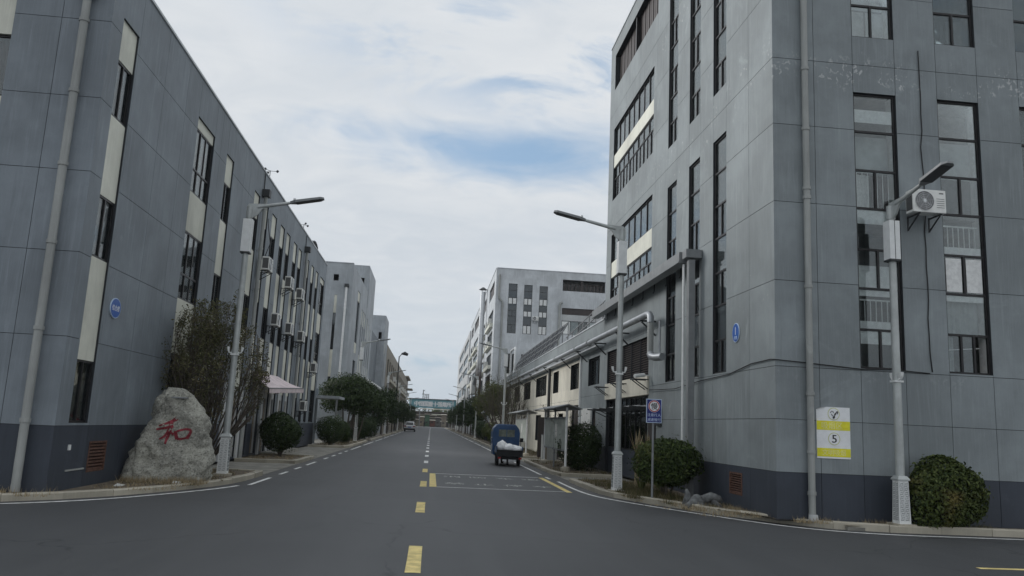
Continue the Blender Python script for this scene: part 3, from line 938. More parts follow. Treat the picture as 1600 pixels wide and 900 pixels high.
# cross-street face
ulf = [-24, -20.3, -18.2, -16.2, -14.3, -12.6, -10.9, -9.95, -8.51, -7.63, -6.70]
hf = [(-9.95, -8.51, 1.32, 9.46), (-14.3, -12.6, 1.32, 9.46), (-18.2, -16.2, 1.32, 9.46)]
facade(FLf, L1, ulf, vlL, hf, M['wall_left'], 1.27, M['plinth'])
for a, b, _, _ in hf:
    cream(FLf, L1, a, b, 8.66, 9.46); cream(FLf, L1, a, b, 5.9, 7.4); cream(FLf, L1, a, b, 3.0, 4.5)
    for v0, v1 in ((7.4, 8.66), (4.5, 5.9), (1.32, 3.0)):
        window(FLf, L1, a, b, [(v0, v1, 2, ['', 'k'])])
mb = MB(); mb.box(-24, -23.75, 15.6, 47.3, 0, 10.4); mb.box(-23.7, -6.97, 47.1, 47.36, 0, 10.4)
mb.box(-23.7, -6.98, 15.55, 47.1, 9.75, 9.95)
mb.build('roof', M['roof_grey'], L1)
mb = MB(); FLs.box(mb, 15.25, 47.4, 10.5, 10.56, -0.3, 0.03); FLf.box(mb, -24, -7.02, 10.5, 10.56, -0.3, 0.03)
mb.build('coping', M['wall_pale'], L1)
interior(L1, [(-9.2, -9.0, 17.5, 47, 0.1, 9.7), (-23, -9.3, 17.4, 17.6, 0.1, 9.7), (-23, -6.98, 15.55, 47, 3.6, 3.8), (-23, -6.98, 15.55, 47, 6.7, 6.9), (-23, -6.98, 15.55, 47, 0.05, 0.1)])
downpipe(FLf, L1, -7.15, 0.12, 9.55, 0.075, 0.13, True, True, (1.35, 3.0, 4.6, 6.1, 7.55, 9.0))
downpipe(FLs, L1, 29.29, 0.1, 9.55, 0.07, 0.12, True, True, (2.6, 4.6, 6.1, 7.6, 9.1))
downpipe(FLs, L1, 39.3, 0.1, 9.6, 0.07, 0.12, True, True, (2.6, 4.6, 6.1, 7.6, 9.1))
for u in (29.29, 39.3):
    mb = MB(); mb.tube([FLs.p(u, 9.86, 0.03), FLs.p(u, 10.45, 0.03)], 0.02, 6); mb.build('conduit', M['iron'], L1)

def vent_grille(F, root, u0, u1, v0, v1, mat, brick=False):
    mb = MB(); t = 0.04
    F.box(mb, u0, u1, v0, v0 + t, -0.06, 0.012); F.box(mb, u0, u1, v1 - t, v1, -0.06, 0.012)
    F.box(mb, u0, u0 + t, v0 + t, v1 - t, -0.06, 0.012); F.box(mb, u1 - t, u1, v0 + t, v1 - t, -0.06, 0.012)
    F.box(mb, u0 + t, u1 - t, v0 + t, v1 - t, -0.14, -0.10)
    o = mb.build('vent_grille', mat, root)
    n = 8; h = (v1 - v0 - 2 * t) / n
    for i in range(n):
        z = v0 + t + i * h
        s = MB()
        a = [F.p(u0 + t, z + .006, 0.0), F.p(u1 - t, z + .006, 0.0), F.p(u1 - t, z + h * 0.55, -0.08), F.p(u0 + t, z + h * 0.55, -0.08)]
        b = [q + Vector((0, 0, h * 0.36)) for q in a]
        s.hexa(a + b if (a[1] - a[0]).cross(a[3] - a[0]).z > 0 else [a[1], a[0], a[3], a[2], b[1], b[0], b[3], b[2]])
        s.build('slat', mat, o)
    return o
vent_grille(FLs, L1, 16.84, 17.70, 0.36, 0.96, M['rusty'])
mb = MB(); FLs.box(mb, 15.9, 15.97, 0.82, 0.92, 0, 0.03); mb.build('socket_cover', M['lamp_white'], L1)
mb = MB(); FLs.box(mb, 15.9, 16.7, 0.43, 0.46, 0, 0.02); mb.build('conduit', M['galv'], L1)
for yv in (26.75, 27.5, 29.05, 32.5, 34.1, 35.8):
    mb = MB(); FLs.box(mb, yv - .14, yv + .14, 0.1, 2.6, 0.0, 0.06); mb.build('pilaster', M['white_band'], L1)
# entrance step
mb = MB(); mb.box(-6.7, -6.1, 33.2, 39.0, 0, 0.16); mb.build('entrance_step', M['paving'], L1)

# roof furniture on the left building
for i, (yv, hh, lab) in enumerate(((31.0, 0.55, 'small roof vane with cups on the near part of the left parapet'), (39.5, 0.5, 'small roof vane with cups further back on the left parapet'))):
    t = empty('roof_vane', (-6.9, yv, 10.56), lab, 'weather vane', 'roof vanes on the left parapet')
    mb = MB(); mb.tube([(-6.9, yv, 10.55), (-6.9, yv, 10.55 + hh)], 0.015, 6); mb.build('mast', M['iron'], t)
    mb = MB()
    for k in range(3):
        a = k * 2.09 + i
        q = Vector((-6.9 + 0.28 * math.cos(a), yv + 0.28 * math.sin(a), 10.53 + hh))
        mb.tube([(-6.9, yv, 10.53 + hh), q], 0.01, 5); mb.tube([q - Vector((0, 0, .05)), q, q + Vector((0, 0, .05))], [0.02, 0.06, 0.03], 8)
    mb.build('cup_rotor', M['iron'], t)
mb = MB(); P = []
for k in range(9):
    a = math.radians(8 + k * 17); P.append((-6.95, 42.3 + 1.2 * (1 - math.cos(a)) * 0.95, 10.56 + 0.45 * math.sin(a)))
for a, b in zip(P, P[1:]):
    mb.hexa([(a[0] - .5, a[1], a[2]), (a[0] + .1, a[1], a[2]), (b[0] + .1, b[1], b[2]), (b[0] - .5, b[1], b[2])] +
            [(a[0] - .5, a[1], a[2] + .04), (a[0] + .1, a[1], a[2] + .04), (b[0] + .1, b[1], b[2] + .04), (b[0] - .5, b[1], b[2] + .04)])
tag(mb.build_at('roof_hood', M['iron'], (-6.95, 42.3, 10.56)), 'dark curved sheet metal hood standing on the left parapet', 'roof hood')

# ------------------------------------------------------------------ LEFT second, third and fourth blocks
def simple_block(name, label, x_face, y0, y1, h, depth, mat, street_holes, front_holes=(), roof=True, right=False, front_mat=None, x_front_end=None, panels=False):
    root = empty(name, (x_face, y0, 0), label, 'building')
    sgn = 1 if not right else -1            # outward normal of the street face
    Fs = Face((x_face, 0), (0, 1), (sgn, 0)); Ff = Face((0, y0), (1, 0), (0, -1))
    xb = x_face - sgn * depth
    facade(Fs, root, [y0 + 0.005, y1], [0.0, h], street_holes, mat, panels=False)
    xa, xc = min(xb, x_face), max(xb, x_face)
    facade(Ff, root, [xa, xc], [0.0, h], front_holes, front_mat or mat, panels=False, inset=(0.0, 0.004) if not right else (0.004, 0.0))
    mb = MB()
    mb.box(xa + .3, xc - .3, y1 - .26, y1 - .01, 0, h - .05); mb.box(xa + .3, xc - .3, y0 + .3, y1 - .3, h - .75, h - .55)
    mb.box(*( (xa, xa + .25) if not right else (xc - .25, xc)), y0 + .3, y1 - .3, 0, h - .05)
    mb.build('roof', M['roof_grey'], root)
    xi = x_face - sgn * 2.0
    interior(root, [(xi - .1, xi + .1, y0 + 2.2, y1 - .3, 0.05, h - .8), (xa + .3, xc - .3, y0 + 2.0, y0 + 2.15, 0.05, h - .8)])
    return root, Fs, Ff


# block B, beyond a gap, with a taller end
sB = [(66.6, 68.8, 7.0, 12.2), (66.6, 68.8, 2.63, 6.4)] + [(a, a + .98, 2.63, 11.2) for a in (70.9, 72.6, 74.2)]
fBh = [(-8.02, -7.80, 3.4, 11.0), (-8.2, -7.8, 12.1, 12.6)]
LB, FBs, FBf = simple_block('office_block', 'second grey block on the left, beyond the gap with the spreading dark tree', -6.7, 61.9, 75.4, 13.5, 7, M['wall_mid'], sB, fBh)
cream(FBf, LB, -8.02, -7.80, 4.7, 6.75); cream(FBf, LB, -8.02, -7.80, 9.6, 11.0)
window(FBf, LB, -8.02, -7.80, [(6.75, 9.6, 1, [''])], far=True, fw_=.02); window(FBf, LB, -8.02, -7.80, [(3.4, 4.7, 1, [''])], far=True, fw_=.02)
cream(FBs, LB, 66.6, 68.8, 11.4, 12.2); cream(FBs, LB, 66.6, 68.8, 7.0, 7.9)
window(FBs, LB, 66.6, 68.8, [(7.9, 9.2, 2, ['']), (9.2, 11.4, 2, [''])], far=True)
window(FBs, LB, 66.6, 68.8, [(2.63, 6.4, 2, [''])], far=True)
for a in (70.9, 72.6, 74.2):
    window(FBs, LB, a, a + .98, [(7.2, 9.9, 1, [''])], far=True); cream(FBs, LB, a, a + .98, 9.9, 11.2); cream(FBs, LB, a, a + .98, 5.1, 7.2); window(FBs, LB, a, a + .98, [(2.63, 5.1, 1, [''])], far=True)
downpipe(FBf, LB, -7.13, 0.1, 11.6, 0.09, 0.16, True, True, (2.5, 5, 7.5, 10), 'lamp_white')
mb = MB(); FBf.box(mb, -13.7, -6.72, 13.5, 13.57, -.3, .03); mb.build('coping', M['wall_mid'], LB)
# taller end
FT = Face((0, 75.41), (1, 0), (0, -1)); FTs = Face((-6.69, 0), (0, 1), (1, 0))
facade(FT, LB, [-14, -6.695], [13.2, 16.0], [(-9.8, -7.1, 13.7, 14.8)], M['wall_mid'], panels=False, wall_name='stair_tower')
sT = [(76.6, 77.5, 3.4, 11.1), (78.7, 79.6, 3.4, 10.8), (80.8, 81.7, 3.4, 10.5)]
facade(FTs, LB, [75.42, 83.6], [0.0, 16.0], sT + [(75.7, 76.1, 12.0, 15.1)], M['wall_mid'], panels=False, wall_name='stair_tower')
for a, b, c, d in sT:
    window(FTs, LB, a, b, [(6.6, 9.2, 1, [''])], far=True); cream(FTs, LB, a, b, 9.2, d); cream(FTs, LB, a, b, 5.5, 6.6); window(FTs, LB, a, b, [(3.4, 5.5, 1, [''])], far=True)
mb = MB(); mb.box(-14, -7, 83.3, 83.55, 0, 15.9); mb.box(-14, -7, 75.7, 83.3, 15.2, 15.4); mb.box(-11.0, -10.8, 75.8, 83.2, 0, 15.1); mb.box(-10.6, -7, 79.0, 79.2, 0, 15.1)
mb.build('roof', M['roof_grey'], LB)
t = empty('entrance_roof', (-6.2, 48.6, 2.9), 'flat pale entrance roof with one post in the gap after the first left block', 'canopy')
mb = MB(); mb.box(-8.4, -5.5, 48.6, 51.5, 2.75, 2.9); mb.build('slab', M['wall_mid'], t)
mb = MB(); mb.box(-5.7, -5.6, 48.7, 48.8, 0.05, 2.75); mb.build('post', M['grey_steel'], t)
mb = MB(); mb.box(-12, -7.2, 51.6, 52, 0, 3.4)
tag(mb.build_at('boundary_wall', M['wall_left'], (-9.5, 51.6, 0)), 'grey boundary wall closing the gap behind the flat entrance roof', 'wall')
for i, (ya, yb, lab) in enumerate(((69.0, 88.0, 'long pale street canopy on the second left block'), (89.3, 101.0, 'long pale street canopy further down the left side'))):
    t = empty('street_canopy', (-6.1, ya, 4.9), lab, 'canopy', 'street canopies on the left side')
    mb = MB(); mb.box(-6.68, -5.72, ya, yb, 4.78, 4.86); mb.build('deck', M['grey_steel'], t)
    mb = MB(); mb.tube([(-5.75, ya, 4.95), (-5.75, yb, 4.95)], 0.16, 10); smooth_by_angle(mb.build('gutter', M['lamp_white'], t), 50)
    k = int((yb - ya) / 3)
    for j in range(k + 1):
        mb = MB(); mb.beam((-6.68, ya + .2 + j * 3, 4.2), (-5.8, ya + .2 + j * 3, 4.78), .06, .06); mb.build('bracket', M['iron'], t)

# block C
fCh = [(-8.25, -7.8, 3.4, 11.1), (-7.5, -7.1, 12.0, 12.9)]
LC, FCs, FCf = simple_block('office_block', 'third grey block on the left, its blank end wall rising past the dark trees', -6.7, 104.9, 112.0, 15.1, 9, M['wall_mid'], [(105.8, 107.2, 3.4, 11.6)], fCh)
window(FCf, LC, -8.25, -7.8, [(3.4, 5.2, 1, ['']), (5.2, 7.6, 1, ['']), (7.6, 10.2, 1, [''])], far=True); cream(FCf, LC, -8.25, -7.8, 10.2, 11.1)
window(FCs, LC, 105.8, 107.2, [(3.4, 6, 1, ['']), (6, 10.2, 1, [''])], far=True); cream(FCs, LC, 105.8, 107.2, 10.2, 11.6)
mb = MB(); mb.box(-13, -7.6, 83.62, 104.85, 0, 12.0)
tag(mb.build_at('link_block', M['wall_left'], (-10, 94, 0)), 'blank grey link building half hidden behind dark trees on the left', 'building')

# block D, long tan building with balconies
sD = []
yy = 115.0
while yy < 208: sD += [(yy, yy + 3.3, 7.7, 10.3), (yy, yy + 3.3, 4.0, 6.5)]; yy += 5.7
LD, FDs, FDf = simple_block('tan_block', 'long tan block with ledges far down the left side of the road', -6.68, 112.05, 214, 12.0, 9, M['tan_wall'], sD, ())
for a, b, c, d in sD: window(FDs, LD, a, b, [(c, d, 3, [''])], far=True)
for zz in (7.1, 3.5):
    mb = MB(); mb.box(-6.68, -6.2, 118, 213, zz, zz + .36); mb.build('ledge', M['cream_wall'], LD)
mb = MB(); mb.box(-7.2, -6.0, 195, 214.3, 12.05, 12.35); mb.box(-6.67, -5.3, 206, 214.5, 9.5, 9.8); mb.build('roof_ledge', M['tan_wall'], LD)
for i in range(9):
    a = 124 + i * 9.3
    o = MB(); o.box(-6.2, -5.8, a, a + 1.0, 7.5, 8.2); o = o.build_at('air_conditioner', M['ac'], (-6.0, a, 7.5))
    tag(o, ORD[i] + ' small air conditioner from the near end on the far tan block ledge', 'air conditioner', 'air conditioners on the far tan block')

# ------------------------------------------------------------------ RIGHT TALL BUILDING
R1 = empty('factory_block', (6.8, 15.44, 0), 'tall grey panelled building with stacked dark windows on the right corner', 'building')
FRs = Face((6.8, 0), (0, 1), (-1, 0))      # street face, u = y
FRf = Face((0, 15.44), (1, 0), (0, -1))    # cross street face, u = x
vlR = [0.08, 1.0, 2.03, 3.08, 4.84, 6.51, 8.21, 9.70, 11.35, 13.0, 14.65, 16.3, 17.85]
sA, sBb, sCc = (22.2, 23.13), (20.12, 21.05), (18.16, 19.09)
hR = []
for a, b in (sA, sBb, sCc): hR += [(a, b, 3.12, 9.07), (a, b, 10.33, 16.2)]
wideR = [(24.87, 30.95, 12.25, 13.92), (24.87, 30.95, 10.85, 12.25), (24.87, 30.95, 8.27, 9.4), (24.87, 30.95, 6.5, 8.27)]
hR += [(24.87, 30.95, 10.85, 13.92), (24.87, 30.95, 6.5, 9.4), (24.5, 31.0, 15.67, 17.22), (25.0, 31.15, 0.1, 4.7), (17.19, 17.94, 0.38, 0.86)]
ulR = [15.4525, 16.76, 18.16, 19.09, 20.12, 21.05, 22.2, 23.13, 24.5, 26.7, 28.9, 31.8]
facade(FRs, R1, ulR, vlR, hR, M['wall_street'], 1.0, M['plinth'])
GP = ['', 'g', 's', 'w', 'k']
def stack_low(F, a, b, seed, special=None, rec=0.062):
    rnd = random.Random(seed)
    ty = special or [(2, ['h', 'h']), (1, ['tr']), (2, ['b', 'b']), (1, ['h']), (2, ['wv', 'kv']), (1, ['g']), (1, ['m'])]
    zs = [3.12, 3.93, 4.79, 5.62, 6.51, 7.345, 8.21, 9.07]
    window(F, R1, a, b, [(zs[i], zs[i + 1], ty[i][0], ty[i][1]) for i in range(7)], rec=rec)
def stack_high(F, a, b, ztop=16.2, seed=1):
    rnd = random.Random(seed)
    zs = [10.33, 11.12, 11.95, 12.84, 13.64, 14.48, 15.36, 16.2]
    rows = []
    for i in range(7):
        if zs[i + 1] > ztop + 1e-3: break
        two = i % 2 == 0
        rows.append((zs[i], zs[i + 1], 2 if two else 1, [rnd.choice(['f', '', 'f']), rnd.choice(['f', 'f', ''])] if two else ['f']))
    window(F, R1, a, b, rows, rec=0.05)
low_side = {0: [(2, ['', '']), (1, ['t']), (2, ['f', '']), (1, ['t']), (2, ['f', '']), (1, ['f']), (1, ['f'])],
            1: [(2, ['', '']), (1, ['t']), (2, ['f', '']), (1, ['f']), (2, ['f', '']), (1, ['f']), (1, ['fr'])],
            2: [(2, ['', 's']), (1, ['t']), (2, ['f', 'f']), (1, ['f']), (2, ['f', '']), (1, ['f']), (1, ['f'])]}
for i, (a, b) in enumerate((sA, sBb, sCc)):
    stack_low(FRs, a, b, i, low_side[i], 0.05); stack_high(FRs, a, b, 16.2, 11 + i)
    # the blank panel between the two window stacks sits a little back
for i in range(1):
    a, b = 24.87, 30.95
    window(FRs, R1, a, b, [(12.78, 13.92, 8, ['f', 'f', '', 'f', 'f', 'f'])], rec=.06); cream(FRs, R1, a, b, 12.25, 12.78, -0.03)
    window(FRs, R1, a, b, [(10.85, 11.75, 12, ['f', '', 'f', 'f', '']), (11.75, 12.25, 8, ['f', 'f', ''])], rec=.06)
    window(FRs, R1, a, b, [(8.27, 9.4, 7, ['f', 'f', 'f', ''])], rec=.06); cream(FRs, R1, a, b, 7.65, 8.27, -0.03)
    window(FRs, R1, a, b, [(6.5, 7.15, 10, ['f', '', 'f']), (7.15, 7.65, 7, ['f', 'f', ''])], rec=.06)
def louvres(F, root, u0, u1, v0, v1, nrows, mull=(), rec=0.16, mat='louvre'):
    mb = MB()
    F.box(mb, u0, u1, v0, v1, -0.255, -0.235)
    for m_ in mull: F.box(mb, m_ - .04, m_ + .04, v0, v1, -rec, -0.06)
    h = (v1 - v0) / nrows
    o = mb.build('louvre', M['joint'], root)
    s = MB()
    for i in range(nrows):
        z = v0 + i * h
        a = [F.p(u0, z + .01, -0.09), F.p(u1, z + .01, -0.09), F.p(u1, z + h * .7, -0.2), F.p(u0, z + h * .7, -0.2)]
        b = [q + Vector((0, 0, .03)) for q in a]
        s.hexa(a + b if (a[1] - a[0]).cross(a[3] - a[0]).z > 0 else [a[1], a[0], a[3], a[2], b[1], b[0], b[3], b[2]])
    so = s.build('slat', M[mat], o); so['kind'] = 'stuff'
    return o
# high dark screen with upright slats
mb = MB(); FRs.box(mb, 24.5, 31.0, 15.67, 17.22, -0.255, -0.235); scr = mb.build('louvre', M['joint'], R1)
for k in range(24):
    u = 24.55 + k * 0.27
    s = MB(); FRs.box(s, u, u + .2, 15.67, 17.22, -0.23, -0.20 if k % 2 else -0.21); s.build('slat', M['louvre'], scr)
s = MB(); FRs.box(s, 27.62, 27.72, 15.67, 17.22, -0.2, -0.04); s.build('mullion', M['frame'], scr)
# front (cross street) face
ulF = [6.8, 7.72, 8.6, 9.56, 10.51, 11.46, 12.42, 13.38, 14.34, 15.3, 16.26, 17.22, 18.2, 19.2, 20.2, 21.2, 22.2]
colD, colE, colF, colG = (8.6, 9.56), (10.51, 11.46), (12.42, 13.38), (14.34, 15.3)
cols = [colD, colE, colF, colG, (16.26, 17.22), (18.2, 19.2)]
hF = []
for a, b in cols: hF += [(a, b, 3.12, 9.07), (a, b, 10.36, 16.2)]
facade(FRf, R1, ulF, vlR, hF, M['wall'], 1.0, M['plinth'])
lowF = {0: [(2, ['h', 'h']), (1, ['trd']), (2, ['b', 'b']), (1, ['h']), (2, ['wv', 'kv']), (1, ['g']), (1, ['m'])],
        1: [(3, ['s', '', 'o']), (1, ['ts']), (2, ['p', 'p']), (1, ['rd']), (2, ['', '']), (1, ['g']), (1, [''])],
        2: [(2, ['', 's']), (1, ['g']), (2, ['s', '']), (1, ['h']), (2, ['', 'k']), (1, ['']), (1, ['g'])]}
for i, (a, b) in enumerate(cols):
    stack_low(FRf, a, b, 20 + i, lowF[i % 3])
    zs = [10.36, 11.14, 11.95, 12.84, 13.64, 14.48, 15.36, 16.2]
    window(FRf, R1, a, b, rec=0.062, rows=[(zs[k], zs[k + 1], 2 if k % 2 == 0 else 1, [['g', 'g'], ['s', 'w'], ['', 's']][i % 3] if k % 2 == 0 else ['g' if i != 1 else 's']) for k in range(7)])
# thin rod inside the lowest middle window
mb = MB(); mb.tube([(10.56, 15.72, 3.62), (11.40, 15.72, 3.70)], 0.012, 6); mb.build('curtain_rod', M['lamp_white'], R1)
mb = MB()
mb.box(21.95, 22.2, 15.75, 31.5, 0, 17.8); mb.box(7.05, 22.2, 31.52, 31.78, 6.0, 17.8); mb.box(7.05, 21.95, 15.7, 31.5, 17.0, 17.25)
mb.build('roof', M['roof_grey'], R1)
mb = MB(); FRs.box(mb, 15.44, 31.8, 17.85, 17.92, -0.3, 0.03); FRf.box(mb, 7.12, 22.2, 17.85, 17.92, -0.3, 0.03); mb.build('coping', M['wall_pale'], R1)
bx = []
for z in (0.02, 3.0, 6.46, 9.65, 13.6, 16.5): bx.append((7.07, 21.9, 15.72, 31.5, z, z + .08))
for z0, z1 in ((0.1, 3.0), (3.08, 6.46), (6.54, 9.65), (9.73, 13.6), (13.68, 16.5)):
    bx += [(8.9, 9.0, 17.7, 31.4, z0, z1), (9.0, 21.9, 17.6, 17.7, z0, z1), (7.07, 8.9, 24.2, 24.3, z0, z1)]
interior(R1, bx)
dp = downpipe(FRf, R1, 7.47, 0.12, 17.3, 0.068, 0.10, False, True, (0.62, 1.42, 2.55, 4.72, 6.6, 6.8, 8.1, 9.45, 11.2, 13.0, 14.8))
mb = MB(); mb.tube([(7.47, 15.30, 0.08), (7.47, 15.30, 0.22)], [0.10, 0.085], 12); mb.build('pipe_foot', M['white_band'], dp)
vent_grille(FRs, R1, 17.19, 17.94, 0.38, 0.86, M['rusty'])
# ground-floor bay: louvre, cream fascia, dark entrance
louvres(FRs, R1, 25.0, 31.15, 3.44, 4.7, 16, (26.3, 27.5, 28.7, 29.9))
mb = MB(); FRs.box(mb, 24.9, 31.2, 2.82, 3.43, -0.25, 0.06); mb.build('cream_panel', M['cream_wall'], R1)
mb = MB(); FRs.box(mb, 25.0, 31.15, 0.1, 1.0, -0.24, -0.1); mb.build('dado', M['plinth'], R1)
window(FRs, R1, 25.0, 31.15, [(1.0, 2.82, 9, ['', 's', '', 'k'])], rec=0.12)
# steel gallery: column, beam and hangers
mb = MB(); mb.box(6.46, 6.62, 19.92, 20.12, 0.1, 6.15); mb.build('gallery_column', M['grey_steel'], R1)
mb = MB(); mb.box(6.36, 6.78, 19.86, 20.2, 6.2, 6.42); mb.build('column_head', M['grey_steel'], R1)
mb = MB(); mb.box(6.30, 6.55, 20.28, 32.0, 6.17, 6.42); mb.box(6.55, 6.78, 20.28, 32.0, 6.35, 6.41); mb.box(6.28, 6.57, 20.28, 32.0, 6.13, 6.165)
mb.build('gallery_beam', M['grey_steel'], R1)
for k in range(8):
    mb = MB(); yv = 21.4 + k * 1.35; mb.tube([(6.7, yv, 6.34), (6.7, yv, 6.0), (6.66, yv, 5.93)], 0.02, 6); mb.build('hanger', M['iron'], R1)
mb = MB(); mb.tube([(6.45, 20.34, 0.4), (6.45, 20.34, 6.1)], 0.035, 8); mb.build('conduit', M['lamp_white'], R1)
mb = MB(); mb.box(6.74, 6.795, 23.4, 23.9, 1.85, 2.35); mb.build('meter_box', M['iron'], R1)
# door to the right of the entrance
mb = MB(); mb.box(6.76, 6.81, 24.05, 24.8, 0.12, 2.1); d_ = mb.build('door', M['dark_door'], R1)
mb = MB(); mb.box(6.73, 6.76, 24.12, 24.16, 1.0, 1.2); mb.build('handle', M['chrome'], d_)

# trellis of pipes over the entrance
t = empty('pipe_trellis', (6.5, 27.5, 2.4), 'grey trellis of thin pipes jutting out over the dark entrance of the tall right building', 'trellis')
for k in range(4):
    mb = MB(); mb.tube([(6.78 - k * .2, 23.6, 2.42), (6.78 - k * .2, 30.8, 2.42)], .022, 6); mb.build('rail', M['grey_steel'], t)
for k in range(7):
    mb = MB(); mb.beam((6.79, 24.0 + k * 1.1, 2.36), (5.95, 24.0 + k * 1.1, 2.40), .04, .05); mb.beam((6.79, 24.0 + k * 1.1, 2.1), (6.2, 24.0 + k * 1.1, 2.35), .03, .03); mb.build('bracket', M['iron'], t)
# empty shelf brackets on the fascia
for k, (yv, lab) in enumerate(((30.9, 'empty steel wall bracket at the far end of the cream fascia'), (28.0, 'empty steel wall bracket in the middle of the cream fascia'), (25.1, 'steel wall bracket at the near end of the cream fascia, beside the white camera'))):
    t = empty('wall_bracket', (6.74, yv, 3.2), lab, 'wall bracket', 'steel brackets on the cream fascia')
    mb = MB()
    for q in (0, .35):
        mb.beam((6.74, yv - q, 3.28), (6.25, yv - q, 3.28), .035, .035); mb.beam((6.72, yv - q, 2.98), (6.3, yv - q, 3.26), .03, .03)
    mb.build('arm', M['iron'], t)
    mb = MB(); mb.box(6.24, 6.28, yv - .4, yv + .03, 3.26, 3.30); mb.build('edge_bar', M['iron'], t)
t = empty('wall_camera', (6.6, 24.75, 3.35), 'small white security camera on the cream fascia end', 'camera')
mb = MB(); mb.tube([(6.74, 24.75, 3.4), (6.55, 24.75, 3.42)], .02, 6); mb.build('bracket', M['lamp_white'], t)
mb = MB(); mb.tube([(6.6, 24.75, 3.42), (6.25, 24.6, 3.36)], .06, 8); mb.build('camera_body', M['lamp_white'], t)

# ------------------------------------------------------------------ RIGHT ANNEX (low)
R1b = empty('annex_block', (6.8, 31.82, 0), 'low two storey annex with grey and cream walls beyond the tall right building', 'building')
hA = [(32.6, 35.0, 3.52, 4.7), (37.3, 39.6, 3.52, 4.74), (43.4, 45.4, 3.55, 4.74), (48.1, 53.0, 3.55, 4.78), (56, 60, 3.55, 4.78), (63, 67, 3.55, 4.78), (70, 75, 3.55, 4.78),
      (33.2, 33.9, 0.1, 2.5), (36.95, 38.9, 0.1, 2.75), (41.5, 43.0, 0.8, 2.4), (46.2, 47.4, 0.8, 2.4), (50, 52.5, 0.8, 2.4), (57, 58, 0.1, 2.4)]
hg = [h for h in hA if h[0] < 36.6]; hc = [h for h in hA if h[0] > 36.6]
facade(FRs, R1b, [31.82, 33.5, 36.66], [0.08, 1.0, 3.08, 5.0, 6.1], hg, M['wall_street'], 1.0, M['plinth'])
facade(FRs, R1b, [36.67, 40.5, 46.0, 54, 62, 70, 82, 94.6], [0.08, 3.0, 4.86], hc, M['cream_wall'])
facade(FRs, R1b, [36.67, 46.0, 58, 70, 82, 94.6], [4.87, 6.1], [], M['wall_street'])
for a, b, c, d in hA:
    if c > 3: window(FRs, R1b, a, b, [(c, d, 3 if b - a < 3 else 6, ['', 's', 'g'])], rec=0.12)
    elif c < 0.2:
        mb = MB(); FRs.box(mb, a, b, c, d, -0.2, -0.1); dd = mb.build('door', M['dark_door'], R1b)
        mb = MB(); FRs.box(mb, a + .1, a + .14, 1, 1.2, -.1, -.05); mb.build('handle', M['chrome'], dd)
    else: window(FRs, R1b, a, b, [(c, d, 2, ['', ''])], rec=0.12)
mb = MB(); FRs.box(mb, 34.0, 36.2, 0.12, 2.55, 0.0, 0.05); mb.build('roller_shutter', M['ac'], R1b)
mb = MB(); FRs.box(mb, 36.60, 36.72, 0.1, 4.95, 0.0, 0.08); mb.build('downpipe', M['lamp_white'], R1b)
mb = MB(); mb.tube([(6.66, 45.9, .1), (6.66, 45.9, 5.0)], .09, 8); mb.build('downpipe', M['iron'], R1b)
mb = MB(); mb.box(6.52, 6.8, 31.9, 94.4, 4.99, 5.05); mb.box(6.48, 6.53, 31.9, 94.4, 4.99, 5.12); mb.build('gutter', M['wall_pale'], R1b)
mb = MB(); mb.box(7.1, 19, 31.9, 94.5, 5.3, 5.5); mb.box(18.8, 19, 31.9, 94.5, 0, 5.3); mb.build('roof', M['roof_grey'], R1b)
mb = MB(); FRs.box(mb, 31.83, 94.6, 6.1, 6.15, -.3, .03); mb.build('coping', M['wall_pale'], R1b)
interior(R1b, [(8.6, 8.8, 32, 94.3, 0, 5.2), (7.08, 8.6, 32, 94.3, 2.9, 3.0), (7.08, 8.6, 32, 94.3, 0, .05)])
# big insulated pipe on brackets
t = empty('insulated_pipe', (6.4, 23.4, 5.2), 'long shiny insulated pipe on brackets along the annex eaves', 'pipe')
mb = MB(); mb.tube([(6.40, 70, 5.3), (6.40, 40, 5.24), (6.40, 23.75, 5.2), (6.40, 23.5, 5.17), (6.40, 23.4, 5.1), (6.40, 23.37, 4.9)], 0.105, 14)
smooth_by_angle(mb.build('pipe_run', M['steel'], t), 50)
mb = MB(); mb.tube([(6.40, 23.37, 4.9), (6.40, 23.37, 3.98)], 0.095, 14)
smooth_by_angle(mb.build('pipe_drop', M['galv'], t), 50)
mb = MB(); mb.tube([(6.40, 23.37, 3.98), (6.42, 23.30, 3.88), (6.5, 23.1, 3.84), (6.6, 22.75, 3.84)], 0.115, 12); smooth_by_angle(mb.build('elbow', M['steel'], t), 50)
mb = MB(); mb.tube([(6.62, 23.15, 3.8), (6.62, 23.15, 4.95)], 0.035, 8); mb.build('side_pipe', M['steel'], t)
for yv in (24.2, 27.6, 31.4, 35.3, 39.7, 46.1, 53, 60, 67):
    mb = MB(); mb.beam((6.79, yv, 5.06), (6.28, yv, 5.06), .05, .05); mb.beam((6.79, yv, 4.62), (6.34, yv, 5.03), .045, .045); mb.build('bracket', M['iron'], t)
for yv in (33.0, 36, 42, 50, 58):
    mb = MB(); mb.tube([(6.40, yv - .03, 5.228), (6.40, yv + .03, 5.228)], .14, 12); mb.build('collar', M['galv'], t)
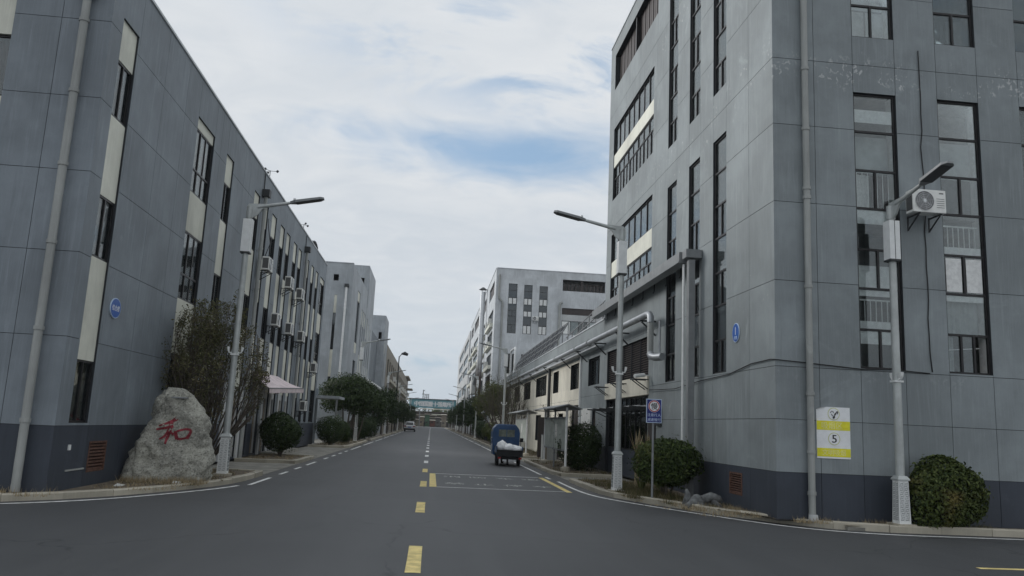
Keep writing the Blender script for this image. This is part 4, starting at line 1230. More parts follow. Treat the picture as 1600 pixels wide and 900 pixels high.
# solar frame on the annex roof
t = empty('solar_rack', (8, 58, 6.0), 'sloping lattice frame of dark solar panels on the annex roof', 'solar rack')
y0, y1 = 51.0, 78.0
def rk(u, w): return (7.25 + 1.25 * w, y0 + (y1 - y0) * u, 6.2 + 2.25 * w)
for i in range(13):
    mb = MB(); mb.beam(rk(i / 12, 0), rk(i / 12, 1), .06, .06); mb.build('rafter', M['grey_steel'], t)
    mb = MB(); a = rk(i / 12, 1); mb.beam(a, (a[0], a[1], 5.5), .05, .05); mb.build('post', M['grey_steel'], t)
for w in (0.02, .25, .5, .75, 1.0):
    mb = MB(); mb.beam(rk(0, w), rk(1, w), .05, .05); mb.build('purlin', M['grey_steel'], t)
for i in range(12):
    for j in range(4):
        a, b, c, d = (Vector(rk((i + .06) / 12, (j + .06) / 4)), Vector(rk((i + .94) / 12, (j + .06) / 4)), Vector(rk((i + .94) / 12, (j + .94) / 4)), Vector(rk((i + .06) / 12, (j + .94) / 4)))
        off = Vector((.03, 0, -.06))
        mb = MB(); mb.hexa([a + off, b + off, c + off, d + off] + [q + off + Vector((-.015, 0, .025)) for q in (a, b, c, d)]); mb.build('solar_panel', M['solar'], t)
t = empty('roof_railing', (7.6, 40, 5.5), 'steel stair railing climbing across the annex roof beside the tall building', 'railing')
for k in range(3):
    mb = MB(); mb.tube([(7.7, 33.0, 7.75 - k * .42), (7.7, 46.8, 6.95 - k * .35)], .03, 6); mb.build('rail', M['grey_steel'], t)
for k in range(9):
    yv = 33.2 + k * 1.65; zt = 7.75 - (yv - 33) * .058
    mb = MB(); mb.tube([(7.7, yv, 5.5), (7.7, yv, zt)], .03, 6); mb.build('post', M['grey_steel'], t)
t = empty('vent_pipe', (6.95, 71, 5.5), 'pale inverted U shaped vent pipe rising from the annex roof', 'pipe')
mb = MB(); mb.tube([(6.95, 69.5, 5.5), (6.95, 69.5, 8.2), (6.95, 69.6, 8.4), (6.95, 73.0, 8.4), (6.95, 73.15, 8.2), (6.95, 73.15, 5.5)], .1, 8); smooth_by_angle(mb.build('pipe_run', M['lamp_white'], t), 50)

# ------------------------------------------------------------------ RIGHT far blocks
h2f = [(8.34, 9.41, 12.55, 18.6), (10.23, 11.25, 12.55, 18.55), (12.1, 13.12, 12.55, 18.5), (8.3, 9.35, 6.2, 10.1), (10.2, 11.2, 6.2, 10.1), (14.93, 20.2, 18.1, 19.5), (14.93, 20.2, 12.8, 16.0)]
YS2 = ((97.4, 106), (112, 124.5), (129, 143), (146.5, 154.5))
h2s = [(a, b, 17.6, 19.35) for a, b in YS2]
for z0, z1 in ((14.0, 15.8), (11.5, 13.1), (8.85, 10.35), (6.1, 7.8), (2.75, 4.35)): h2s += [(a, b, z0, z1) for a, b in YS2]
R2, F2s, F2f = simple_block('factory_block', 'second tall pale grey building on the right, seen beyond the annex roof', 6.8, 94.7, 157, 20.4, 16, M['wall_pale'], h2s, h2f, right=True)
for a, b, c, d in h2s:
    if c > 17:
        mb = MB(); F2s.box(mb, a, b, c, d, -0.25, -0.2); mb.build('louvre', M['louvre'], R2)
    else:
        window(F2s, R2, a, b, [(c, d, 5, [''])], far=True)
        if c in (14.0, 8.85, 11.5):
            mb = MB(); F2s.box(mb, a - .2, b + .2, c - .5, c - .05, 0, .4); mb.build('ledge', M['cream'], R2)
for row, zv, ys in (('upper', 13.2, (99, 103, 119, 137)), ('middle', 10.4, (100, 104, 115, 133)), ('lower', 8.0, (122, 102))):
    for i, yv in enumerate(sorted(ys)):
        o = MB(); o.box(6.3, 6.78, yv, yv + .95, zv + .85, zv + 1.55)
        tag(o.build_at('air_conditioner', M['ac'], (6.5, yv, zv + .85)), ORD[i] + ' air conditioner in the ' + row + ' row on the second right building street side', 'air conditioner', 'air conditioners on the second right building')
zr = [12.55, 13.6, 14.65, 15.35, 16.1, 16.9, 17.75, 18.6]
for i, (a, b, c, d) in enumerate(h2f[:3]):
    window(F2f, R2, a, b, [(zr[k], zr[k + 1] if k < 6 else d, 2 if k in (0, 2, 4) else 1, [['', '', '', '', 'p', 'h', 'k'], ['p', '', 'p', '', 'p', 'h', 'k'], ['p', '', 'p', '', 'p', 'h', 'k']][i][k:k + 1]) for k in range(7)], mat_glass=M['glass_far'])
for a, b, c, d in h2f[3:5]:
    window(F2f, R2, a, b, [(c, 7.2, 1, ['']), (7.2, 7.8, 1, ['p']), (7.8, d, 1, [''])], mat_glass=M['glass_far'])
mb = MB()
for k in range(11): F2f.box(mb, 15.2 + k * .45, 15.4 + k * .45, 18.1, 18.95, -0.5, -0.45)
F2f.box(mb, 14.93, 20.2, 18.97, 19.06, -.5, -.42); F2f.box(mb, 17.2, 17.38, 18.1, 19.5, -.24, -.1)
mb.build('railing', M['louvre'], R2)
mb = MB(); F2f.box(mb, 14.93, 20.2, 15.25, 16.0, -.25, -.15); mb.build('louvre', M['louvre'], R2)
mb = MB(); F2f.box(mb, 14.93, 20.2, 14.45, 15.2, -.25, -.1); mb.build('cream_panel', M['white_band'], R2)
window(F2f, R2, 14.93, 20.2, [(12.8, 14.45, 5, ['p', 'g', '', 'w'])])
mb = MB(); mb.tube([(7.2, 94.55, 19.6), (7.2, 94.55, 17.0), (7.25, 94.55, 16.7), (7.6, 94.55, 16.3), (7.66, 94.55, 16.1), (7.66, 94.55, .2)], .12, 8); smooth_by_angle(mb.build('downpipe', M['galv'], R2), 50)
mb = MB(); mb.tube([(14.93, 94.5, 16.6), (14.7, 94.5, 16.5), (14.6, 94.5, 16.1), (14.6, 94.5, 6)], .15, 8); smooth_by_angle(mb.build('downpipe', M['galv'], R2), 50)
mb = MB(); F2f.box(mb, 6.85, 22.8, 20.4, 20.48, -.3, .05); F2s.box(mb, 95.05, 157, 20.4, 20.48, -.3, .05); mb.build('coping', M['wall_pale'], R2)

h3s = []
for z0, z1 in ((17.5, 19.2), (14.5, 16.0), (11.9, 13.4), (7.9, 9.8), (5.1, 6.75)): h3s += [(166, 188, z0, z1), (192, 218, z0, z1)]
R3, F3s, F3f = simple_block('factory_block', 'farthest tall white building on the right with long dark window bands', 6.8, 161.7, 229.5, 20.3, 14, M['white_band'], h3s, (), right=True)
for a, b, c, d in h3s: window(F3s, R3, a, b, [(c, d, 8, [''])], far=True)
mb = MB(); mb.box(8.2, 18, 236, 258, 0, 6.5); mb.box(8.0, 18.2, 235.8, 258.2, 6.5, 6.75)
tag(mb.build_at('low_block', M['tan_wall'], (12, 236, 0)), 'low dull building behind the footbridge at the far right end of the road', 'building')
mb = MB(); mb.box(-18, -7.4, 214.2, 229, 0, 5.2); mb.box(-18.2, -7.2, 214.2, 229.2, 5.2, 5.4)
tag(mb.build_at('low_block', M['tan_wall'], (-10, 214.2, 0)), 'low tan building beside the footbridge at the far left end of the road', 'building')

# flue
t = empty('flue', (6.2, 111.3, 0), 'tall stainless flue with a rusty lower half standing before the second right building', 'chimney')
mb = MB(); mb.tube([(6.2, 111.3, 0), (6.2, 111.3, 20.1)], .36, 14); smooth_by_angle(mb.build('stack', M['flue'], t), 50)
mb = MB()
for z in (5, 8, 11, 14, 17): mb.tube([(6.2, 111.3, z - .06), (6.2, 111.3, z + .06)], .41, 14)
mb.build('clamp', M['flue'], t)
mb = MB(); mb.tube([(6.2, 111.3, 20.4), (6.2, 111.3, 20.75)], [.62, .12], 14)
for k in range(3): a = k * 2.09; mb.beam((6.2 + .33 * math.cos(a), 111.3 + .33 * math.sin(a), 19.9), (6.2 + .33 * math.cos(a), 111.3 + .33 * math.sin(a), 20.45), .05, .05)
mb.build('rain_cap', M['iron'], t)
mb = MB()
for z in (8.0, 14.0): mb.beam((6.2, 111.3, z), (6.79, 111.8, z), .08, .08)
mb.build('stay', M['iron'], t)
t = empty('duct_unit', (6.2, 124, 3), 'pale ducting and cabinet on a platform beside the rusty flue', 'duct')
mb = MB(); mb.box(5.8, 6.78, 123, 128, 6.2, 8.3); mb.build('cabinet', M['ac'], t)
mb = MB(); mb.tube([(6.25, 123, 7.8), (6.25, 117, 9.0), (6.2, 112, 10.2)], .33, 10); smooth_by_angle(mb.build('duct', M['steel'], t), 50)
mb = MB(); mb.box(5.7, 6.78, 113, 128, 5.2, 5.5); mb.box(5.75, 5.87, 113.2, 113.3, 0, 5.2); mb.box(5.75, 5.87, 127.6, 127.7, 0, 5.2); mb.build('platform', M['iron'], t)

# ------------------------------------------------------------------ bridge and far end of the road
t = empty('footbridge', (0, 230, 0), 'teal enclosed footbridge with white lettering spanning the far end of the road', 'bridge')
mb = MB(); mb.box(-6.4, 7.2, 230, 233, 5.55, 7.9); mb.build('deck', M['teal'], t)
mb = MB(); mb.box(-6.8, 7.6, 229.7, 233.3, 7.9, 8.1); mb.build('roof', M['roof_grey'], t)
for x in (-6.9, 7.5):
    mb = MB(); mb.box(x - .4, x + .4, 230.3, 232.7, 0, 5.55); mb.build('pillar', M['grey_steel'], t)
for i, c in enumerate('中恒国重十强集所'):
    for ox, oz in ((0, 0), (.09, .05), (-.06, -.06)): place_text('lettering', c, 1.5, (-4.4 + i * 1.32 + ox, 229.97 - ox * .02, 6.65 + oz), (1, 0, 0), (0, 0, 1), M['sign_white'], t, 1, 0, .03)
t = empty('roof_sign', (-2.0, 231, 8.1), 'small pylon sign frame standing on the footbridge roof', 'sign')
mb = MB(); mb.beam((-2.7, 231, 8.1), (-2.7, 231, 10.6), .25, .25); mb.beam((-2.7, 231, 10.5), (-2.3, 231, 10.3), .3, .2); mb.beam((-3.0, 231, 9.4), (-2.4, 231, 9.4), .2, .2); mb.build('mast', M['grey_steel'], t)
mb = MB()
for k in range(3): mb.beam((-2.2 + k * .55, 231, 8.1), (-2.2 + k * .55, 231, 9.5), .18, .18); mb.beam((-2.3, 231, 8.5 + k * .4), (-1.0, 231, 8.5 + k * .4), .14, .14)
mb.build('frame', M['grey_steel'], t)
t = empty('gate_frame', (0, 246, 0), 'white goalpost shaped height gate beyond the footbridge', 'gate')
mb = MB(); mb.box(-3.7, 5.6, 246, 246.3, 5.35, 5.65); mb.build('crossbar', M['cream_wall'], t)
for x in (-3.7, 5.3):
    mb = MB(); mb.box(x, x + .3, 246, 246.3, 0, 5.35); mb.build('post', M['grey_steel'], t)
stall_c = [(0.16, 0.14, 0.10), (0.22, 0.18, 0.13), (0.07, 0.14, 0.09), (0.16, 0.06, 0.045), (0.13, 0.13, 0.125), (0.22, 0.19, 0.15)]
names = ['dull tan', 'pale sand', 'dark green', 'brick red', 'grey', 'light stone']
for i in range(6):
    x = -5.2 + i * 1.9; yv = 276 + (i * 37 % 5) * 2.0
    m = simple(names[i] + ' stall', stall_c[i], .8, 0, .25, 1.5)
    t = empty('market_stall', (x, yv, 0), names[i] + ' roadside stall beyond the height gate at the end of the road', 'stall', 'stalls beyond the gate')
    hh = 2.2 + (i % 3) * 1.0
    mb = MB(); mb.box(x - .8, x + .8, yv, yv + 2, 0, hh); mb.box(x - .5, x + .7, yv - .3, yv, 0.3, 1.2); mb.build('body', m, t)
    mb = MB(); mb.hexa([(x - 1, yv - .9, hh - .1), (x + 1, yv - .9, hh - .1), (x + 1, yv + 2.1, hh + .1), (x - 1, yv + 2.1, hh + .1), (x - 1, yv - .9, hh), (x + 1, yv - .9, hh), (x + 1, yv + 2.1, hh + .25), (x - 1, yv + 2.1, hh + .25)]); mb.build('awning', M['tan_wall'] if i % 2 else M['bark'], t)
    mb = MB(); mb.box(x - .5, x + .2, yv - .02, yv, 0.2, 1.7); mb.build('opening', M['dark_door'], t)
t = empty('market_hall', (0, 292, 0), 'long brown market hall with stacked ledges closing the road beyond the stalls', 'building')
mb = MB(); mb.box(-14, 14, 292, 300, 0, 5.0); mb.build('wall', M['bark'], t)
for k, (a, b, z) in enumerate(((-13, -3, 2.1), (-4, 6, 3.0), (3, 13, 1.9), (-9, 2, 3.8), (0, 10, 4.2), (-12, -6, 4.4))):
    mb = MB(); mb.box(a, b, 290.6 + .02 * k, 292, z, z + .3); mb.build('ledge', M['tan_wall'] if k % 2 else M['cream_wall'], t)
for k in range(9):
    mb = MB(); mb.box(-12 + k * 2.8, -10.6 + k * 2.8, 291.9, 292, .3 + (k % 3) * .5, 1.8 + (k % 3) * .6); mb.build('opening', M['dark_door'], t)
mb = MB(); mb.box(-14.6, 14.6, 291, 300.5, 5.0, 5.3); mb.build('roof', M['bark'], t)

# ------------------------------------------------------------------ street lamps
def make_lamp():
    t = empty('street_lamp', (0, 0, 0))
    mb = MB(); mb.box(-.19, .19, -.19, .19, -0.06, 0.06); mb.build('footing', M['concrete'], t)
    mb = MB()
    a, b = .118, .10
    mb.hexa([(-a, -a, .06), (a, -a, .06), (a, a, .06), (-a, a, .06), (-b, -b, .94), (b, -b, .94), (b, b, .94), (-b, b, .94)])
    base = mb.build('base_box', M['lamp_white'], t)
    # meander relief on the four sides of the base
    mb = MB()
    for side in range(4):
        ca, sa_ = math.cos(side * math.pi / 2), math.sin(side * math.pi / 2)
        def q(u, z, n):
            d = a + (b - a) * (z - .06) / .88 + n
            return (ca * u + sa_ * d, sa_ * u - ca * d, z)
        def bar(u0, u1, z0, z1):
            mb.hexa([q(u0, z0, .0), q(u1, z0, .0), q(u1, z0, .004), q(u0, z0, .004), q(u0, z1, .0), q(u1, z1, .0), q(u1, z1, .004), q(u0, z1, .004)])
        for col_ in (-.048, .048):
            bar(col_ - .038, col_ - .034, .12, .90); bar(col_ + .034, col_ + .038, .12, .90)
            for k in range(9):
                z = .13 + k * .086
                bar(col_ - .03, col_ + .018, z, z + .012); bar(col_ + .012, col_ + .018, z + .012, z + .045)
                bar(col_ - .016, col_ + .03, z + .052, z + .064); bar(col_ - .016, col_ - .010, z + .02, z + .052)
    mb.build('key_pattern', M['key'], base)
    mb = MB(); mb.box(-.125, .125, -.125, .125, .94, .965); mb.hexa([(-.125, -.125, .965), (.125, -.125, .965), (.125, .125, .965), (-.125, .125, .965), (-.085, -.085, 1.03), (.085, -.085, 1.03), (.085, .085, 1.03), (-.085, .085, 1.03)])
    mb.build('collar', M['pole'], t)
    mb = MB(); mb.tube([(0, 0, 1.03), (0, 0, 5.65), (0, 0, 6.75)], [.085, .07, .065], 12); smooth_by_angle(mb.build('pole', M['pole'], t), 50)
    mb = MB(); mb.box(-.115, .115, -.11, .11, 5.68, 6.55); bx_ = mb.build('battery_box', M['lamp_white'], t)
    mb = MB(); mb.box(-.12, .12, -.115, .115, 5.64, 5.68); mb.box(-.117, .117, -.006, .006, 5.68, 6.56); mb.build('seam', M['iron'], bx_)
    mb = MB(); mb.box(-.09, .09, -.015, .015, 3.02, 3.08); mb.box(-.09, .09, -.09, .09, 2.99, 3.03)
    for s in (-1, 1): mb.tube([(.09 * s, 0, 3.05), (.15 * s, 0, 3.06), (.17 * s, 0, 3.12), (.18 * s, 0, 3.2)], [.014, .018, .03, .034], 8)
    mb.build('wire_clamp', M['lamp_white'], t)
    # gusset plate and arm
    mb = MB(); poly = [(-.08, -.02, 6.6), (.08, -.02, 6.6), (.2, -.02, 6.68), (.30, -.02, 6.84), (.42, -.02, 6.93), (.42, -.02, 7.0), (-.02, -.02, 6.98), (-.08, -.02, 6.9)]
    mb.prism(poly, (0, .04, 0)); mb.tube([(0, 0, 6.6), (0, 0, 6.9)], .085, 12); mb.build('bracket', M['pole'], t)
    mb = MB(); mb.tube([(.2, 0, 6.90), (.95, 0, 7.06), (1.02, 0, 7.075)], [.05, .042, .035], 10); smooth_by_angle(mb.build('arm', M['pole'], t), 50)
    mb = MB(); d = Vector((.97, 0, .2)).normalized(); n = Vector((-d.z, 0, d.x)); c = Vector((1.02, 0, 7.08))
    def P(l, w, h): return c + d * l + Vector((0, w, 0)) + n * h
    mb.hexa([P(0, -.05, -.03), P(.14, -.11, -.035), P(.14, .11, -.035), P(0, .05, -.03), P(0, -.05, .03), P(.14, -.11, .035), P(.14, .11, .035), P(0, .05, .03)])
    mb.hexa([P(.14, -.13, -.035), P(.80, -.13, -.03), P(.80, .13, -.03), P(.14, .13, -.035), P(.14, -.13, .03), P(.80, -.12, .03), P(.80, .12, .03), P(.14, .13, .03)])
    mb.hexa([P(.80, -.13, -.03), P(.88, -.06, -.025), P(.88, .06, -.025), P(.80, .13, -.03), P(.80, -.12, .03), P(.88, -.05, .02), P(.88, .05, .02), P(.80, .12, .03)])
    head = mb.build('lamp_head', M['grey_steel'], t)
    mb = MB(); mb.hexa([P(.16, -.115, -.045), P(.79, -.115, -.04), P(.79, .115, -.04), P(.16, .115, -.045), P(.16, -.115, -.0345), P(.79, -.115, -.0305), P(.79, .115, -.0305), P(.16, .115, -.0345)]); mb.build('light_panel', M['lamp_dark'], head)
    mb = MB(); mb.tube([P(.12, 0, .03), P(.12, 0, .1)], .035, 8); mb.build('sensor', M['lamp_white'], head)
    return t

lamp0 = make_lamp()
lamp_spots = [(-5.07, 20.9, 0, 'white lamp post with patterned base beside the carved boulder', 1.0),
              (4.81, 20.55, math.pi, 'white lamp post with patterned base beside the blue slow-down sign, arm over the road', 1.0),
              (9.06, 14.95, math.radians(-89), 'lamp post with patterned base before the right building wall, beside the round shrub', .915)]
for k, yv in enumerate((55.3, 89, 122, 155, 189)): lamp_spots.append((-5.0 if yv < 70 else -4.95, yv, 0, ORD[k] + ' street lamp past the spreading dark tree, along the left kerb', .97))
for k, yv in enumerate((54.5, 88.5, 122, 155, 189)): lamp_spots.append((4.85, yv, math.pi, ORD[k] + ' street lamp past the blue cargo trike, along the right kerb', .97))
for i, (x, yv, rz, lab, sc) in enumerate(lamp_spots):
    o = lamp0 if i == 0 else copy_tree(lamp0)
    o.location = (x, yv, .10); o.rotation_euler.z = rz; o.scale = (1, 1, sc)
    tag(o, lab, 'street lamp', 'street lamps on the left kerb' if 'left kerb' in lab else ('street lamps on the right kerb' if 'right kerb' in lab else 'street lamps at the junction'))
t = empty('street_lamp', (-5.4, 122, .1), 'taller old lamp post with a drooping dark head, far on the left', 'street lamp')
mb = MB(); mb.tube([(-5.4, 122, .1), (-5.4, 122, 11.2)], [.12, .08], 10); mb.build('pole', M['iron'], t)
mb = MB(); mb.tube([(-5.4, 122, 11.1), (-5.1, 122, 11.5), (-4.7, 122, 11.6)], .06, 8); mb.build('arm', M['iron'], t)
mb = MB(); mb.tube([(-5.1, 122, 11.6), (-4.6, 122, 11.7), (-4.1, 122, 11.5)], [.1, .3, .2], 10); mb.build('lamp_head', M['lamp_dark'], t)

# ------------------------------------------------------------------ air conditioners
def make_ac():
    t = empty('air_conditioner', (0, 0, 0))
    W_, D_, H_ = .40, .29, .53
    mb = MB(); mb.box(-W_, W_, -D_, 0, 0, H_); o = mb.build('casing', M['ac'], t)
    bv = o.modifiers.new('bevel', 'BEVEL'); bv.width = .015; bv.segments = 2
    mb = MB(); cx, cz, R = -.12, .265, .22
    for r in (.22, .18, .14, .10, .06):
        mb.tube([(cx + r * math.cos(k * math.pi / 12), -D_ - .012, cz + r * math.sin(k * math.pi / 12)) for k in range(25)], .006, 5, False)
    for k in range(8):
        a = k * math.pi / 4 + .2; mb.beam((cx + .03 * math.cos(a), -D_ - .012, cz + .03 * math.sin(a)), (cx + .22 * math.cos(a), -D_ - .012, cz + .22 * math.sin(a)), .006, .006)
    mb.tube([(cx, -D_ - .016, cz), (cx, -D_ - .02, cz)], .04, 12); mb.build('fan_grille', M['chrome'], o)
    mb = MB(); mb.tube([(cx, -D_ - .003, cz), (cx, -D_ - .006, cz)], .225, 28); mb.build('fan_recess', M['ac_dark'], o)
    mb = MB(); mb.box(-W_ - .006, -W_ + .0, -D_ + .03, -.03, .06, .47); mb.build('side_grille', M['ac_dark'], o)
    mb = MB(); mb.box(W_ - 0, W_ + .006, -D_ + .03, -.03, .06, .47); mb.build('side_grille', M['ac_dark'], o)
    mb = MB()
    for k in range(5): mb.box(.17, .36, -D_ - .004, -D_, .12 + k * .05, .13 + k * .05)
    so = mb.build('front_slots', M['ac_dark'], o); so['kind'] = 'stuff'
    mb = MB(); mb.box(.24, .34, -D_ - .004, -D_, .44, .465); mb.build('badge', M['ac_dark'], o)
    mb = MB()
    for s in (-.26, .26):
        mb.beam((s, .16, -.03), (s, -.33, -.03), .03, .03); mb.beam((s, .16, -.32), (s, -.26, -.05), .025, .025); mb.beam((s, .16, 0), (s, .16, -.34), .03, .03)
    mb.build('bracket', M['iron'], t)
    return t
ac0 = make_ac()
ac_list = [((9.93, 15.24, 6.36), 0, 'white air conditioner on a bracket high on the right building, beside the lamp head'),
           ((-6.5, 29.7, 6.85), 1, 'air conditioner beside the top floor window nearest the left lamp post'),
           ((-6.5, 34.3, 6.95), 1, 'middle one of the three air conditioners under the left top floor windows'),
           ((-6.5, 37.2, 6.92), 1, 'farthest of the three air conditioners under the left top floor windows'),
           ((-6.5, 32.2, 5.1), 1, 'nearest of three air conditioners in a line along the left middle floor'),
           ((-6.5, 35.3, 5.1), 1, 'middle one of three air conditioners in a line along the left middle floor'),
           ((-6.5, 38.5, 5.1), 1, 'farthest of three air conditioners in a line along the left middle floor'),
           ((-6.5, 43.4, 3.95), 1, 'air conditioner below the middle floor at the far end of the left block'),
           ((-6.5, 41.0, 1.9), 1, 'low air conditioner near the ground right of the pink awning')]
for i, (p, lf, lab) in enumerate(ac_list):
    o = ac0 if i == 0 else copy_tree(ac0)
    o.location = p; o.rotation_euler.z = math.pi / 2 if lf else 0
    o.scale = (.9, .9, .92)
    tag(o, lab, 'air conditioner', 'air conditioners on the near walls')
o = copy_tree(ac0); o.location = (11.7, 94.5, 14.2); tag(o, 'air conditioner between two window columns on the second right building front', 'air conditioner', 'air conditioners on the near walls')

# ------------------------------------------------------------------ signs
def disc(mb, c, U, V, ru, rv, th, n=36):
    U = Vector(U); V = Vector(V); N = U.cross(V)
    mb.prism([Vector(c) + U * ru * math.cos(2 * math.pi * k / n) + V * rv * math.sin(2 * math.pi * k / n) for k in range(n)], N * th)

def oval_sign(loc, U, lab, big, small, ru, rv):
    t = empty('oval_sign', loc, lab, 'sign')
    c = Vector(loc); V = Vector((0, 0, 1)); N = Vector(U).cross(V)
    mb = MB(); disc(mb, c, U, V, ru, rv, .02); mb.build('plate', M['sign_pale_blue'], t)
    mb = MB(); disc(mb, c + N * .0205, U, V, ru * .93, rv * .93, .004); mb.build('face', M['sign_blue'], t)
    if big:
        place_text('lettering', big, rv * 1.15, c + V * rv * .18 + N * .026, U, V, M['sign_white'], t, 1.0)
        place_text('lettering', small, rv * .42, c - V * rv * .55 + N * .026, U, V, M['sign_pale_blue'], t, 1.0)
    else:
        place_text('lettering', small, rv * .62, c + N * .026, U, V, M['sign_white'], t, 1.0)
    return t
oval_sign((6.795, 17.5, 3.97), (0, -1, 0), 'blue oval wall plate with a large white 1 on the right building', '1', '号楼', .205, .22)
oval_sign((-6.695, 17.2, 3.68), (0, 1, 0), 'blue oval wall plate with three white characters on the left building', '', '综合楼', .27, .21)

# yellow and white notice with the 5
t = empty('wall_notice', (7.97, 15.43, 1.3), 'white and yellow wall notice with a big black 5 and a cigarette emblem', 'sign')
X0, X1, Z0, Z1, YN = 7.63, 8.33, 1.30, 2.31, 15.425
mb = MB(); mb.prism([(X0, YN, Z0), (X1, YN, Z0), (X1, YN, Z1), (X0 + .22, YN, Z1), (X0, YN, Z1 - .055)], (0, .012, 0)); mb.build('sheet', M['sign_white'], t)
mb = MB(); mb.face([(X0, YN - .001, Z1 - .055), (X0 + .22, YN - .001, Z1), (X0 + .10, YN - .035, Z1 - .012), (X0 + .02, YN - .04, Z1 - .035)][::-1]); mb.build('curled_corner', M['sign_white'], t)
mb = MB(); mb.box(X0 + .003, X1 - .003, YN - .003, YN - .0005, 1.335, 1.50); mb.build('band', M['sign_yellow'], t)
mb = MB(); mb.box(X0 + .003, X1 - .003, YN - .003, YN - .0005, 1.855, 2.035); mb.build('band', M['sign_yellow'], t)
for zc_, r in ((2.175, .125), (1.685, .125)):
    mb = MB(); disc(mb, (7.99, YN - .001, zc_), (1, 0, 0), (0, 0, 1), r, r, .003); mb.build('ring', M['sign_lime'], t)
    mb = MB(); disc(mb, (7.99, YN - .0045, zc_), (1, 0, 0), (0, 0, 1), r * .88, r * .88, .002); mb.build('ring', M['sign_white'], t)
place_text('lettering', '5', .22, (7.99, YN - .0075, 1.685), (1, 0, 0), (0, 0, 1), M['ink'], t, 1.1, 0, .001)
place_text('lettering', '5', .22, (7.996, YN - .0076, 1.687), (1, 0, 0), (0, 0, 1), M['ink'], t, 1.1, 0, .001)
place_text('lettering', '吸烟区', .15, (7.95, YN - .004, 1.945), (1, 0, 0), (0, 0, 1), M['sign_cream'], t, 1.0, 0, .001)
place_text('lettering', '文明吸烟', .125, (7.98, YN - .004, 1.418), (1, 0, 0), (0, 0, 1), M['sign_cream'], t, 1.0, 0, .001)
mb = MB()
hb = lambda pts, r: mb.tube([(7.99 + x, YN - .009, 2.175 + z) for x, z in pts], r, 6)
hb([(-.065, .03), (-.045, .055), (-.015, .05), (-.005, .02)], .006); hb([(-.065, .03), (-.075, .02)], .006); hb([(-.05, -.0), (-.03, -.035), (-.025, -.045)], .007)
hb([(.02, -.03), (.06, .045), (.075, .055), (.085, .04), (.07, .0)], .009); hb([(-.015, -.085), (.012, -.045)], .02); hb([(0, -.04), (.03, .02)], .005)
mb.build('cigarette_emblem', M['ink'], t)

# blue slow-down road sign
t = empty('road_sign', (5.25, 18.8, .1), 'blue road sign reading 慢 in a red ring on a thin post before the shrub', 'sign')
mb = MB(); mb.tube([(5.25, 18.8, .05), (5.25, 18.8, 2.43)], .028, 8); mb.build('post', M['grey_steel'], t)
mb = MB(); mb.box(5.065, 5.435, 18.74, 18.755, 1.87, 2.43); mb.build('plate', M['sign_pale_blue'], t)
mb = MB(); mb.box(5.078, 5.422, 18.736, 18.7395, 1.885, 2.415); mb.build('face', M['sign_navy'], t)
for r, m_, dy_ in ((.142, 'sign_white', .0005), (.135, 'sign_red', .0025), (.112, 'sign_white', .0045)):
    mb = MB(); disc(mb, (5.25, 18.7355 - dy_, 2.26), (1, 0, 0), (0, 0, 1), r, r, .0015); mb.build('ring', M[m_], t)
place_text('lettering', '慢', .17, (5.25, 18.728, 2.26), (1, 0, 0), (0, 0, 1), M['ink'], t, 1, 0, .001)
place_text('lettering', '慢', .17, (5.254, 18.7282, 2.262), (1, 0, 0), (0, 0, 1), M['ink'], t, 1, 0, .001)
place_text('lettering', '注意行人', .078, (5.25, 18.734, 2.055), (1, 0, 0), (0, 0, 1), M['sign_pale_blue'], t, 1.05, 0, .001)
place_text('lettering', '减速慢行', .078, (5.25, 18.734, 1.945), (1, 0, 0), (0, 0, 1), M['sign_pale_blue'], t, 1.05, 0, .001)

